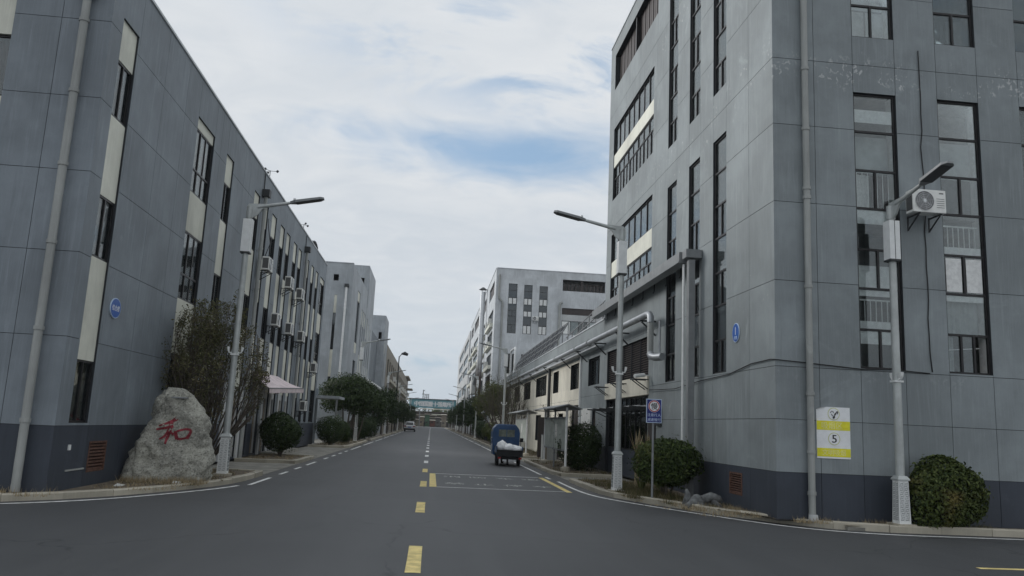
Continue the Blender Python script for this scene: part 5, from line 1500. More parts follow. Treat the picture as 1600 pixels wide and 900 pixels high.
# ------------------------------------------------------------------ boulder with carved red character
from mathutils import noise as mnoise
def boulder(name, c, prof, depth, seed, mat, yaw=0.0, amp=.10, nz=46, na=72, fine=.025):
    """prof: list of (z, left, right); depth ratio gives the front-back half size"""
    cv, sv = math.cos(yaw), math.sin(yaw)
    zs = [prof[0][0] + (prof[-1][0] - prof[0][0]) * (k / nz) ** .92 for k in range(nz + 1)]
    V = []; F = []
    def lerp(z):
        for (a, l0, r0_), (b, l1, r1) in zip(prof, prof[1:]):
            if z <= b + 1e-9:
                t = (z - a) / (b - a); return l0 + (l1 - l0) * t, r0_ + (r1 - r0_) * t
        return prof[-1][1:]
    for k, z in enumerate(zs):
        l, r = lerp(z); cx = (l + r) / 2; hw = (r - l) / 2; f = (z - zs[0]) / (zs[-1] - zs[0])
        hd = depth * (1 - .50 * f) * (1 - max(0, f - .9) * 4.0)
        for j in range(na):
            a = 2 * math.pi * j / na; ca, sa_ = math.cos(a), math.sin(a)
            e = .78
            x = cx + hw * math.copysign(abs(ca) ** e, ca); yy_ = hd * math.copysign(abs(sa_) ** e, sa_)
            p = Vector((x, yy_, z)); q = p * 1.7 + Vector((seed, 0, 0))
            d = mnoise.fractal(q, 1.0, 2.0, 4) * amp + mnoise.fractal(p * 7 + Vector((0, seed, 0)), .9, 2.0, 3) * fine
            rd = abs(mnoise.noise(p * 2.6 + Vector((3, seed, 1)))); d -= max(0, .12 - rd) * .35
            nrm = Vector((ca, sa_, .15 + (1.6 * max(0, f - .9) * 8))).normalized()
            p = p + nrm * d * (.3 + .7 * min(1, hw / .3))
            V.append((c[0] + p.x * cv - p.y * sv, c[1] + p.x * sv + p.y * cv, c[2] + p.z))
    for k in range(nz):
        for j in range(na):
            j2 = (j + 1) % na; F.append((k * na + j, k * na + j2, (k + 1) * na + j2, (k + 1) * na + j))
    F.append(tuple(range(na))[::-1])
    top = len(V); tp = [V[nz * na + j] for j in range(na)]
    V.append(tuple(sum(q[i] for q in tp) / na + (.02 if i == 2 else 0) for i in range(3)))
    for j in range(na): F.append((nz * na + j, nz * na + (j + 1) % na, top))
    mb = MB(); mb.v = V; mb.f = F; mb.m = [0] * len(F)
    return mb
RC = (-5.78, 18.95, .02)
prof = [(0, -.93, .84), (.2, -.92, .88), (.47, -.88, .88), (.75, -.79, .855), (.92, -.70, .81), (1.08, -.57, .80), (1.25, -.48, .73), (1.42, -.42, .69), (1.58, -.41, .62), (1.72, -.41, .54), (1.86, -.40, .45), (2.0, -.34, .35), (2.09, -.27, .24), (2.14, -.2, .17)]
RY = math.radians(14)
rb = boulder('boulder', RC, prof, .46, 4.2, M['rock'], RY, .13, 60, 96, .045)
t = empty('boulder', RC, 'tall granite boulder carved with a red Chinese character at the left corner', 'boulder')
rock = rb.build('stone', M['rock'], t, True)
bvh = BVHTree.FromPolygons([Vector(v) for v in rb.v], rb.f)
front = Vector((math.sin(RY), -math.cos(RY), 0)); sideU = Vector((math.cos(RY), math.sin(RY), 0))
def on_rock(u, v, lift):
    o = Vector(RC) + sideU * u + Vector((0, 0, v)) + front * 2.0
    h = bvh.ray_cast(o, -front)
    return (h[0] if h[0] is not None else o - front * 1.6) + front * lift
mb = MB()
def stroke(pts, w0, w1):
    n = 14; P = smooth_path(pts, 6)
    for k in range(len(P) - 1):
        a = Vector(P[k]); b = Vector(P[k + 1]); d = (b - a).normalized(); nr = Vector((-d.y, d.x))
        wa = w0 + (w1 - w0) * k / (len(P) - 1); wb = w0 + (w1 - w0) * (k + 1) / (len(P) - 1)
        q = [a - nr * wa, b - nr * wb, b + nr * wb, a + nr * wa]
        mb.face([on_rock(x.x, x.y, .012) for x in q])
# strokes of the character in brush style (u across, v height on the stone)
_st = stroke
def stroke(p, a, b): _st(p, a * 1.3, b * 1.3)
stroke([(-.28, 1.27), (-.06, 1.36), (.08, 1.45)], .010, .036)
stroke([(-.32, 1.19), (-.14, 1.23), (.02, 1.275)], .016, .026)
stroke([(-.03, 1.36), (-.045, 1.15), (-.09, .98), (-.11, .88)], .036, .014)
stroke([(-.045, 1.20), (-.13, 1.06), (-.24, .98)], .034, .010)
stroke([(-.04, 1.16), (.0, 1.12), (.045, 1.095)], .012, .026)
stroke([(.07, 1.17), (.10, 1.06), (.125, .995)], .026, .030)
stroke([(.10, 1.165), (.26, 1.215), (.39, 1.20), (.37, 1.10), (.32, 1.02)], .016, .028)
stroke([(.13, 1.0), (.22, 1.005), (.33, 1.03)], .024, .014)
for f in range(len(mb.f)): pass
ch = mb.build('carved_character', M['red_paint'], t)
mb = MB()   # metal plate lying on top
a = on_rock(-.14, 1.9, .0)
mb.obox((-5.66, 18.78, 1.93), (.17, .045, 0.0), (-.02, .06, .0), (0, 0, .015)); mb.build('top_plate', M['grey_steel'], t)

# low grey stone with a raised horn, at the right corner
t2 = empty('garden_stone', (6.15, 17.7, .08), 'low twisted grey stone with a raised snout lying at the right kerb', 'stone')
mb = boulder('s', (6.02, 17.75, .02), [(0, -.36, .38), (.08, -.36, .36), (.16, -.26, .26), (.24, -.2, .12), (.3, -.12, .02)], .20, 9.1, None, .2, .07, 14, 32)
b1 = mb.build('stone', M['rock_grey'], t2, True)
mb = MB(); mb.tube([(5.75, 17.8, .1), (5.78, 17.78, .3), (5.74, 17.76, .44)], [.1, .075, .03], 9); mb.tube([(6.1, 17.7, .22), (6.28, 17.66, .31), (6.44, 17.62, .27), (6.5, 17.6, .22)], [.11, .10, .075, .03], 10); mb.tube([(6.28, 17.66, .27), (6.4, 17.6, .12), (6.5, 17.55, .03)], [.08, .06, .04], 8)
mb.build('horn', M['rock_grey'], t2, True)

# ------------------------------------------------------------------ awning
t = empty('awning', (-6.6, 30.4, 3.2), 'faded pink shop awning with a scalloped valance on the left building', 'awning')
A_, B_, C_, D_ = Vector((-6.66, 30.3, 3.20)), Vector((-6.66, 35.3, 3.27)), Vector((-5.45, 34.8, 2.80)), Vector((-5.95, 30.2, 2.60))
mb = MB()
for i in range(10):
    for j in range(4):
        def q(u, w): 
            p = A_.lerp(B_, u).lerp(D_.lerp(C_, u), w); p.z -= .05 * math.sin(math.pi * w) * (1 + .3 * math.sin(u * 20)); return p
        a = [q(i / 10, j / 4), q((i + 1) / 10, j / 4), q((i + 1) / 10, (j + 1) / 4), q(i / 10, (j + 1) / 4)]
        mb.hexa([p - Vector((0, 0, .012)) for p in a][::-1] + a[::-1])
mb.build('canopy', M['awning'], t)
mb = MB()
n = 24
for i in range(n):
    a, b = D_.lerp(C_, i / n), D_.lerp(C_, (i + 1) / n); m_ = (a + b) / 2
    h = .20
    mb.face([a - Vector((0, 0, h * .8)), m_ - Vector((0, 0, h)), b - Vector((0, 0, h * .8)), b, a])
va = mb.build('valance', M['awning'], t); va.modifiers.new('s', 'SOLIDIFY').thickness = .01
mb = MB(); mb.tube([D_, C_], .022, 6); mb.beam((-6.68, 30.8, 2.5), D_.lerp(C_, .05), .03, .03); mb.beam((-6.68, 34.8, 2.5), D_.lerp(C_, .95), .03, .03); mb.build('frame', M['grey_steel'], t)

# ------------------------------------------------------------------ notice boards
def notice_board(x, ya, yb, lab, n_panel):
    t = empty('notice_board', (x, ya, .09), lab, 'notice board')
    for yv in (ya, yb):
        mb = MB(); mb.tube([(x, yv, .2), (x, yv, 2.42)], .045, 8); mb.build('post', M['lamp_white'], t)
        mb = MB(); mb.tube([(x, yv, .05), (x, yv, .22), (x, yv, .26)], [.2, .17, .1], 10); mb.build('footing', M['concrete'], t)
    mb = MB(); mid = (ya + yb) / 2; mb.tube([(x, mid, .05), (x, mid, 2.4)], .035, 8); mb.build('post', M['grey_steel'], t)
    w = (yb - ya - .2) / n_panel
    mb = MB(); mb.box(x - .03, x + .03, ya + .05, yb - .05, .80, .86); mb.box(x - .03, x + .03, ya + .05, yb - .05, 2.0, 2.07); mb.build('frame', M['grey_steel'], t)
    for k in range(n_panel):
        a = ya + .1 + k * w
        mb = MB(); mb.box(x - .02, x + .02, a + .03, a + w - .03, .862, 1.998); p = mb.build('panel', M['board'], t)
        mb = MB(); mb.box(x - .024, x - .0205, a + .15, a + w * .4, 1.3, 1.8); mb.build('poster', M['paper'] if k == 1 else M['board'], p)
    mb = MB()
    mb.hexa([(x - .52, ya - .35, 2.36), (x, ya - .35, 2.50), (x, yb + .35, 2.50), (x - .52, yb + .35, 2.36), (x - .52, ya - .35, 2.39), (x, ya - .35, 2.54), (x, yb + .35, 2.54), (x - .52, yb + .35, 2.39)])
    mb.hexa([(x, ya - .35, 2.50), (x + .52, ya - .35, 2.36), (x + .52, yb + .35, 2.36), (x, yb + .35, 2.50), (x, ya - .35, 2.54), (x + .52, ya - .35, 2.39), (x + .52, yb + .35, 2.39), (x, yb + .35, 2.54)])
    mb.build('roof', M['grey_steel'], t)
    mb = MB()
    for yv in (ya, mid, yb): mb.beam((x - .48, yv, 2.35), (x + .48, yv, 2.35), .04, .04)
    mb.build('rafter', M['grey_steel'], t)
    return t
notice_board(5.02, 29.75, 35.4, 'roofed notice board on posts in the near right planting bed', 3)
notice_board(5.13, 43.1, 48.6, 'second roofed notice board further along, behind the blue cargo trike', 3)
t = empty('scrap_panel', (5.7, 39.5, .1), 'dark sheet screen leaning upright between the two notice boards', 'screen')
mb = MB(); mb.box(5.45, 6.7, 41.0, 41.06, .15, 2.15); mb.build('sheet', M['dark_door'], t)
mb = MB(); mb.box(5.5, 5.56, 41.07, 41.3, .05, 1.9); mb.build('prop', M['wood'], t)
t = empty('utility_cabinet', (5.75, 39.2, .1), 'low grey utility cabinet beside the dark sheet screen', 'cabinet')
mb = MB(); mb.box(5.45, 6.15, 39.0, 39.6, .1, 1.25); o = mb.build('casing', M['galv'], t)
mb = MB(); mb.box(5.44, 6.16, 38.99, 39.61, 1.25, 1.28); mb.build('lid', M['grey_steel'], o)
t = empty('wooden_stake', (5.3, 37.0, .1), 'short brown wooden stake behind the near notice board', 'stake')
mb = MB(); mb.beam((5.35, 37.2, .05), (5.33, 37.2, .95), .09, .09); mb.build('stake', M['wood'], t)

# ------------------------------------------------------------------ blue cargo trike
t = empty('cargo_trike', (3.25, 34.6, 0), 'blue cargo trike with a closed cab, parked by the right kerb, back towards the viewer', 'cargo trike')
TB = M['truck']
cabp = [(2.70, .42), (3.80, .42), (3.83, .80), (3.84, 1.34), (3.80, 1.50), (3.68, 1.66), (3.60, 1.70), (2.90, 1.70), (2.82, 1.66), (2.70, 1.50), (2.66, 1.34), (2.67, .8)]
mb = MB()
def ring(yv, s=1.0, dz=0, lo=None): return [(3.25 + (x - 3.25) * s, yv, (z - .42) * s + .42 + dz) for x, z in cabp]
L = [ring(34.62, .97), ring(34.66), ring(35.7), ring(36.0, .95), ring(36.35, .82)]
b0 = 0
for r in L: mb.v += r
for k in range(len(L) - 1):
    for j in range(12):
        j2 = (j + 1) % 12; mb.f.append((k * 12 + j, k * 12 + j2, (k + 1) * 12 + j2, (k + 1) * 12 + j)); mb.m.append(0)
mb.f.append(tuple(range(12))); mb.m.append(0); mb.f.append(tuple(range(48, 60))[::-1]); mb.m.append(0)
cab = mb.build('cab', TB, t); smooth_by_angle(cab, 35)
mb = MB(); mb.box(2.92, 3.60, 34.595, 34.615, 1.14, 1.17); mb.box(2.92, 3.60, 34.595, 34.615, 1.47, 1.50); mb.box(2.89, 2.92, 34.595, 34.615, 1.14, 1.50); mb.box(3.60, 3.63, 34.595, 34.615, 1.14, 1.50); mb.box(3.245, 3.275, 34.595, 34.615, 1.17, 1.47)
rw = mb.build('rear_window', M['truck'], cab)
for a, b in ((2.92, 3.245), (3.275, 3.60)):
    mb = MB(); mb.box(a, b, 34.602, 34.612, 1.17, 1.47); mb.build('window_pane', M['cab_glass'], cab)
mb = MB(); mb.box(2.668, 2.684, 34.95, 35.55, 1.05, 1.45); mb.build('side_window', M['car_glass'], cab)
mb = MB(); mb.box(3.815, 3.83, 34.95, 35.55, 1.05, 1.45); mb.build('side_window', M['car_glass'], cab)
mb = MB(); mb.tube([(2.64, 34.75, .98), (2.60, 34.75, 1.02), (2.60, 34.75, 1.1), (2.66, 34.75, 1.12)], .012, 6); mb.box(2.64, 2.672, 34.8, 34.83, .6, .85); mb.box(2.64, 2.672, 34.9, 34.93, .6, .85); mb.build('door_handle', M['chrome'], cab)
mb = MB(); mb.box(3.0, 3.5, 36.28, 36.4, .8, 1.3); mb.build('windscreen', M['car_glass'], cab)
mb = MB(); mb.tube([(3.83, 35.9, 1.0), (4.05, 35.85, 1.04)], .014, 6); mb.box(3.98, 4.13, 35.82, 35.86, .95, 1.12); mb.build('mirror', M['truck_dark'], t)
mb = MB(); mb.tube([(2.67, 35.9, 1.0), (2.45, 35.85, 1.04)], .014, 6); mb.box(2.37, 2.52, 35.82, 35.86, .95, 1.12); mb.build('mirror', M['truck_dark'], t)
mb = MB(); mb.box(2.74, 3.84, 33.25, 34.6, .50, .55); bed_ = mb.build('cargo_bed', M['truck_dark'], t)
for x in (2.74, 3.81):
    mb = MB(); mb.box(x, x + .03, 33.25, 34.58, .55, .80); mb.build('side_board', TB, bed_)
mb = MB(); mb.box(2.75, 3.83, 33.19, 33.23, .40, .66); mb.box(2.75, 3.83, 33.17, 33.19, .62, .66); mb.box(2.75, 3.83, 33.17, 33.19, .40, .43); mb.build('tailgate', M['truck_dark'], bed_)
mb = MB(); mb.box(2.85, 3.73, 33.4, 36.2, .34, .42); mb.box(3.0, 3.58, 33.24, 33.34, .28, .36); mb.build('chassis', M['truck_dark'], t)
mb = MB(); mb.box(3.0, 3.56, 33.2, 33.24, .20, .28); mb.build('bumper', M['chrome'], t)
for x in (2.80, 3.66):
    mb = MB(); mb.box(x, x + .12, 33.15, 33.18, .30, .37); mb.build('tail_light', M['tail_red'], t)
def wheel(parent, x, yv, r, w):
    mb = MB()
    prof_ = [(-w / 2, r * .62), (-w / 2, r * .9), (-w * .35, r), (w * .35, r), (w / 2, r * .9), (w / 2, r * .62)]
    n = 24; V = []
    for k in range(n):
        a = 2 * math.pi * k / n
        for dx_, rr in prof_: mb.v.append((x + dx_, yv + rr * math.cos(a), r + rr * math.sin(a)))
    m_ = len(prof_)
    for k in range(n):
        for j in range(m_):
            j2 = (j + 1) % m_; k2 = (k + 1) % n
            mb.f.append((k * m_ + j, k2 * m_ + j, k2 * m_ + j2, k * m_ + j2)); mb.m.append(0)
    o = mb.build('wheel', M['tyre'], parent)
    mb = MB(); mb.tube([(x - w * .3, yv, r), (x + w * .3, yv, r)], r * .64, 16); mb.build('rim', M['galv'], o)
    return o
wheel(t, 2.82, 33.85, .27, .13); wheel(t, 3.72, 33.85, .27, .13); wheel(t, 3.25, 36.1, .26, .12)
mb = MB(); mb.tube([(3.2, 33.2, .33), (3.2, 33.15, .18), (3.22, 33.15, .06)], .04, 8); mb.build('mud_flap', M['tyre'], t)
# load of white sacks
def lump(cx, cy, cz, rx, ry, rz, seed, n=14, m=20):
    mb = MB(); 
    for i in range(n + 1):
        th = math.pi * i / n
        for j in range(m):
            ph = 2 * math.pi * j / m
            d = Vector((math.sin(th) * math.cos(ph), math.sin(th) * math.sin(ph), math.cos(th)))
            k = 1 + .22 * mnoise.fractal(d * 1.6 + Vector((seed, 0, 0)), 1, 2, 3)
            mb.v.append((cx + d.x * rx * k, cy + d.y * ry * k, cz + d.z * rz * k))
    for i in range(n):
        for j in range(m):
            j2 = (j + 1) % m; mb.f.append((i * m + j, (i + 1) * m + j, (i + 1) * m + j2, i * m + j2)); mb.m.append(0)
    return mb
for i, (cx, cy, cz, rx, ry, rz, lab) in enumerate(((3.02, 33.72, .76, .25, .32, .25, 'tallest white sack, heaped at the left of the trike bed'), (3.32, 33.60, .72, .32, .32, .18, 'flat white sack lying in the middle of the trike bed'), (3.60, 33.52, .69, .24, .28, .15, 'low white sack at the right end of the trike bed'))):
    o = lump(cx, cy, cz, rx, ry, rz, 3.3 * i + 1).build_at('sack', M['sack'], (cx, cy, .55), True)
    tag(o, lab, 'sack', 'white sacks on the cargo trike')

# ------------------------------------------------------------------ silver car, far left lane
t = empty('parked_car', (-3.3, 130, 0), 'silver hatchback seen from behind, standing far down the left lane', 'car')
def loft(mb, secs):
    n = len(secs[0]); b = len(mb.v)
    for s in secs: mb.v += s
    for k in range(len(secs) - 1):
        for j in range(n):
            j2 = (j + 1) % n; mb.f.append((b + k * n + j, b + k * n + j2, b + (k + 1) * n + j2, b + (k + 1) * n + j)); mb.m.append(mb.cur)
    mb.f.append(tuple(range(b, b + n))); mb.m.append(mb.cur); e = b + (len(secs) - 1) * n; mb.f.append(tuple(range(e, e + n))[::-1]); mb.m.append(mb.cur)
def sec(yv, w, z0, z1, b=.08): return [(-3.3 + x, yv, z) for x, z in ((-w + b, z0), (w - b, z0), (w, z0 + b), (w, z1 - b), (w - b, z1), (-w + b, z1), (-w, z1 - b), (-w, z0 + b))]
mb = MB(); loft(mb, [sec(128.0, .80, .32, .90), sec(128.1, .86, .24, .98), sec(129.5, .88, .2, 1.0), sec(131.5, .87, .2, .98), sec(132.2, .78, .25, .8)]); loft(mb, [sec(128.2, .72, .97, 1.02), sec(128.65, .66, .98, 1.50), sec(130.2, .66, .98, 1.55), sec(131.3, .7, .96, 1.0)])
body = mb.build('body', M['car_silver'], t); smooth_by_angle(body, 40)
mb = MB(); mb.hexa([(-3.88, 128.16, 1.04), (-2.72, 128.16, 1.04), (-2.72, 128.26, 1.04), (-3.88, 128.26, 1.04), (-3.84, 128.52, 1.44), (-2.76, 128.52, 1.44), (-2.76, 128.62, 1.44), (-3.84, 128.62, 1.44)]); mb.build('rear_window', M['car_glass'], body)
for x in (-4.0, -2.62): mb = MB(); mb.box(x - .01, x + .03, 128.8, 131.0, 1.05, 1.42); mb.build('side_window', M['car_glass'], body)
for x in (-4.12, -2.76): mb = MB(); mb.box(x, x + .28, 127.97, 128.1, .74, .92); mb.build('tail_light', M['tail_red'], body)
mb = MB(); mb.box(-3.55, -3.05, 127.96, 128.02, .62, .74); mb.build('number_plate', M['sign_blue'], body)
mb = MB(); mb.box(-4.15, -2.45, 127.95, 128.1, .28, .5); mb.build('bumper', M['truck_dark'], body)
for x in (-4.08, -2.52):
    for yv in (128.8, 131.4): wheel(t, x, yv, .31, .18)

# parked scooter
t = empty('motor_scooter', (-5.6, 106, .1), 'dark motor scooter parked on the left kerb under the far trees', 'scooter')
mb = MB(); mb.tube([(-5.6, 105.4, .45), (-5.6, 105.9, .4), (-5.6, 106.3, .3), (-5.6, 106.6, .55), (-5.6, 106.7, 1.0)], [.16, .18, .1, .14, .08], 8); mb.build('body', M['truck_dark'], t)
mb = MB(); mb.box(-5.74, -5.46, 105.3, 106.0, .70, .82); mb.build('seat', M['tyre'], t)
mb = MB(); mb.tube([(-5.95, 106.6, 1.08), (-5.6, 106.7, 1.02), (-5.25, 106.6, 1.08)], .03, 6); mb.build('handlebar', M['iron'], t)
for yv in (105.4, 106.85): 
    o = wheel(t, -5.6, yv, .24, .1)
# distant pedestrian
def person(loc, lab, yaw=0):
    V = [(0, 0, .95), (0, 0, 1.15), (0, 0, 1.38), (0, 0, 1.5), (0, -.02, 1.62), (0, -.02, 1.72), (.18, 0, 1.38), (.25, 0, 1.1), (.26, -.1, .87), (-.18, 0, 1.38), (-.25, 0, 1.1), (-.26, -.1, .87), (.1, 0, .9), (.12, -.08, .5), (.12, .0, .08), (.12, -.14, .04), (-.1, 0, .9), (-.12, .1, .5), (-.12, .2, .1), (-.12, .08, .05)]
    Ed = [(0, 1), (1, 2), (2, 3), (3, 4), (4, 5), (2, 6), (6, 7), (7, 8), (2, 9), (9, 10), (10, 11), (0, 12), (12, 13), (13, 14), (14, 15), (0, 16), (16, 17), (17, 18), (18, 19)]
    R = [.16, .15, .17, .06, .1, .09, .075, .055, .04, .075, .055, .04, .1, .07, .05, .045, .1, .07, .05, .045]
    me = bpy.data.meshes.new('person'); me.from_pydata(V, Ed, []); me.materials.append(M['cloth'])
    o = link('person', me, None, loc); o.rotation_euler.z = yaw
    md = o.modifiers.new('skin', 'SKIN')
    for i, r in enumerate(R): me.skin_vertices[0].data[i].radius = (r, r * .8)
    me.skin_vertices[0].data[0].use_root = True
    o.modifiers.new('sub', 'SUBSURF').levels = 2; o.modifiers['sub'].render_levels = 2
    return tag(o, lab, 'person')
person((-1.9, 240, 0), 'person in dark clothes walking in the road near the footbridge', .3)

# ------------------------------------------------------------------ cables
def cable(name, pts, lab, r=.012):
    mb = MB(); mb.tube(pts, r, 6); return tag(mb.build_at(name, M['cable'], pts[0], True), lab, 'cable')
cable('wall_cable', [(6.72, 24.6, 2.95), (6.74, 22.0, 2.88), (6.76, 19.8, 3.0), (6.77, 17.9, 3.05), (6.77, 16.6, 3.2), (6.77, 15.6, 3.22), (6.79, 15.40, 3.20), (7.4, 15.405, 3.17), (8.6, 15.41, 3.10), (9.2, 15.41, 3.13), (10.06, 15.415, 3.09)], 'black cable sagging along the right building round its corner')
random.seed(5)
cable('hanging_cable', [(10.10 + random.uniform(-.025, .025), 15.42, 10.15 - k * .37) for k in range(20)], 'black cable hanging down the right building behind the air conditioner', .011)
cable('hanging_cable', [(-6.55, 29.9, 7.4), (-6.45, 30.2, 8.0), (-6.6, 30.35, 8.6), (-6.66, 30.4, 9.0)], 'thin cable looping up from the nearest left air conditioner', .015)

# ------------------------------------------------------------------ vegetation
def leaf_object(name, cen, nor, size, mat, seed, parent=None, asp=.45, var=.5, org=(0, 0, 0)):
    rng = np.random.default_rng(seed)
    n = len(cen)
    nor = nor + rng.normal(0, .55, (n, 3)); nor /= np.linalg.norm(nor, axis=1, keepdims=True) + 1e-9
    tv = rng.normal(0, 1, (n, 3)); tv -= nor * (tv * nor).sum(1, keepdims=True); tv /= np.linalg.norm(tv, axis=1, keepdims=True) + 1e-9
    bt = np.cross(nor, tv)
    s = size * (1 + rng.uniform(-var, var, (n, 1)))
    a = cen - tv * s * .5; c = cen + tv * s * .5 - nor * s * .12
    b = cen + bt * s * asp * .5 + nor * s * .06; d = cen - bt * s * asp * .5 + nor * s * .06
    V = np.stack([a, b, c, d], 1).reshape(-1, 3) - np.array(org)
    me = bpy.data.meshes.new(name)
    me.vertices.add(4 * n); me.vertices.foreach_set('co', V.astype(np.float32).ravel())
    me.loops.add(4 * n); me.loops.foreach_set('vertex_index', np.arange(4 * n, dtype=np.int32))
    me.polygons.add(n); me.polygons.foreach_set('loop_start', np.arange(0, 4 * n, 4, dtype=np.int32))
    me.materials.append(mat)
    me.update(calc_edges=True)
    return link(name, me, parent)

def lumps(d, seed, k=9, amp=.30):
    rng = np.random.default_rng(seed)
    c = rng.normal(0, 1, (k, 3)); c /= np.linalg.norm(c, axis=1, keepdims=True)
    w = np.exp(-(1 - d @ c.T) * 7)
    c2 = rng.normal(0, 1, (46, 3)); c2 /= np.linalg.norm(c2, axis=1, keepdims=True)
    w2 = np.exp(-(1 - d @ c2.T) * 38)
    return 1 + amp * (w * rng.uniform(-1, 1, k)).sum(1) + .11 * (w2 * rng.uniform(-1, 1, 46)).sum(1)

def bush(loc, r, z0, z1, n, size, mat, lab, seed, ry=None, trunk=True, clip=None, group=None, name='round_shrub', shell=.62, cat='shrub', spike=0.04, stems=5):
    t = empty(name, loc, lab, cat, group)
    rng = np.random.default_rng(seed)
    d = rng.normal(0, 1, (n, 3)); d /= np.linalg.norm(d, axis=1, keepdims=True)
    rad = lumps(d, seed) * (1 - (1 - shell) * rng.random(n) ** 2.2) + np.where(rng.random(n) < .06, rng.random(n) * spike * 3, 0)
    hz_ = (z1 - z0) / 2; zc_ = (z0 + z1) / 2
    P = d * rad[:, None] * np.array([r, ry or r, hz_]) + np.array([loc[0], loc[1], zc_])
    low = P[:, 2] < zc_ - .1 * hz_
    if clip is not None:
        keep = clip(P); P = P[keep]; d = d[keep]
    leaf_object('foliage', P, d + np.array([0, 0, .35]), size, mat, seed, t, org=loc)
    if trunk:
        mb = MB(); random.seed(seed)
        for k in range(stems):
            a = random.uniform(0, 6.28); e = Vector((loc[0] + math.cos(a) * r * .55, loc[1] + math.sin(a) * (ry or r) * .55, zc_ + random.uniform(-.1, .3)))
            b = Vector((loc[0] + math.cos(a) * .05, loc[1] + math.sin(a) * .05, loc[2] - .03))
            mb.tube([b, b.lerp(e, .4) + Vector((0, 0, .1)), e], [.035, .025, .012], 6)
        mb.build('trunk', M['bark'], t)
    return t
wall_r = lambda P: (P[:, 1] < 15.40) & (P[:, 0] > 9.235)
bush((10.04, 15.0, .09), .77, .10, 1.50, 9000, .085, M['leaf_warm'], 'round clipped shrub against the right wall, beside the nearest right lamp post', 11, ry=.44, clip=wall_r, group='clipped round shrubs')
bush((5.84, 19.6, .09), .78, .34, 1.56, 9500, .08, M['leaf_bush'], 'large round shrub behind the blue slow-down sign', 12, clip=lambda P: P[:, 0] < 6.76, group='clipped round shrubs', spike=.08)
bush((-5.72, 32.1, .09), .85, .36, 1.72, 7000, .09, M['leaf_dark'], 'round clipped shrub on a short trunk, left kerb bed in front of the awning', 13, clip=lambda P: P[:, 0] > -6.64, group='clipped round shrubs', spike=.07)
bush((-5.66, 47.0, .09), .86, .22, 1.72, 5000, .10, M['leaf_dark'], 'round clipped shrub on the left, second along the kerb', 14, group='clipped round shrubs', spike=.07)
bush((5.88, 31.0, .09), .84, .12, 1.85, 7500, .095, M['leaf_dark'], 'dense untidy evergreen shrub right of the near notice board', 15, clip=lambda P: P[:, 0] < 6.76, name='shrub', spike=.14, shell=.45)
for i, (x, yv, r, zt, lab) in enumerate(((-5.5, 52.0, .6, 1.5, 'small dark shrub before the spreading dark tree on the left'), (-5.7, 62, .95, 1.6, 'dark shrub right of the spreading tree on the left'), (-5.7, 68, 1.0, 1.9, 'wide dark shrub in the left kerb bed past the spreading tree'), (-5.8, 76, 1.0, 1.9, 'dark shrub furthest of the left roadside shrubs'))):
    bush((x, yv, .09), r, .1, zt, 2600, .14, M['leaf_dark'], lab, 30 + i, name='shrub', clip=lambda P: P[:, 0] > -6.65)
for i, (x, yv, r, zt, lab) in enumerate(((5.4, 66, .8, 1.6, 'low green shrub under the olive tree on the right'), (5.5, 72, .9, 1.9, 'leafy shrub beside the trike, further along the right kerb'), (5.5, 84, .9, 2.0, 'dark shrub in the right kerb bed beyond the olive tree'), (5.5, 94, .9, 2.1, 'far dark shrub in the right kerb bed'))):
    bush((x, yv, .09), r, .1, zt, 2400, .14, M['leaf_olive'] if i < 2 else M['leaf_dark'], lab, 40 + i, name='shrub', clip=lambda P: P[:, 0] < 6.76)

def grow(mb, p, d, L, r, depth, rnd, tips, up=.25, spread=.55, wander=.12, kids=(2, 3), shrink=.72, seg=4, side=6, limit=None):
    pts = [p]; rad = [r]; q = Vector(p); dd = Vector(d).normalized()
    for k in range(seg):
        dd = (dd + Vector((rnd.gauss(0, wander), rnd.gauss(0, wander), rnd.gauss(0, wander) + up * .12))).normalized()
        q = q + dd * L / seg
        if limit and not limit(q): break
        pts.append(q.copy()); rad.append(r * (1 - .45 * (k + 1) / seg))
    if len(pts) < 2: return
    mb.tube(pts, rad, side if depth > 1 else 4, False)
    if depth <= 1: tips.extend(pts[1:])
    if depth == 0:
        tips.append(pts[-1]); return
    for k in range(rnd.randint(*kids)):
        f = rnd.uniform(.45, 1.0); i = min(len(pts) - 1, max(1, int(f * (len(pts) - 1) + .5)))
        a = rnd.uniform(0, 6.283); x = dd.orthogonal().normalized(); y_ = dd.cross(x)
        nd = (dd + (x * math.cos(a) + y_ * math.sin(a)) * rnd.uniform(.5, 1) * spread * 1.6 + Vector((0, 0, up * .4))).normalized()
        grow(mb, pts[i], nd, L * shrink * rnd.uniform(.8, 1.15), max(.004, rad[i] * .62), depth - 1, rnd, tips, up, spread, wander, kids, shrink, seg, side, limit)

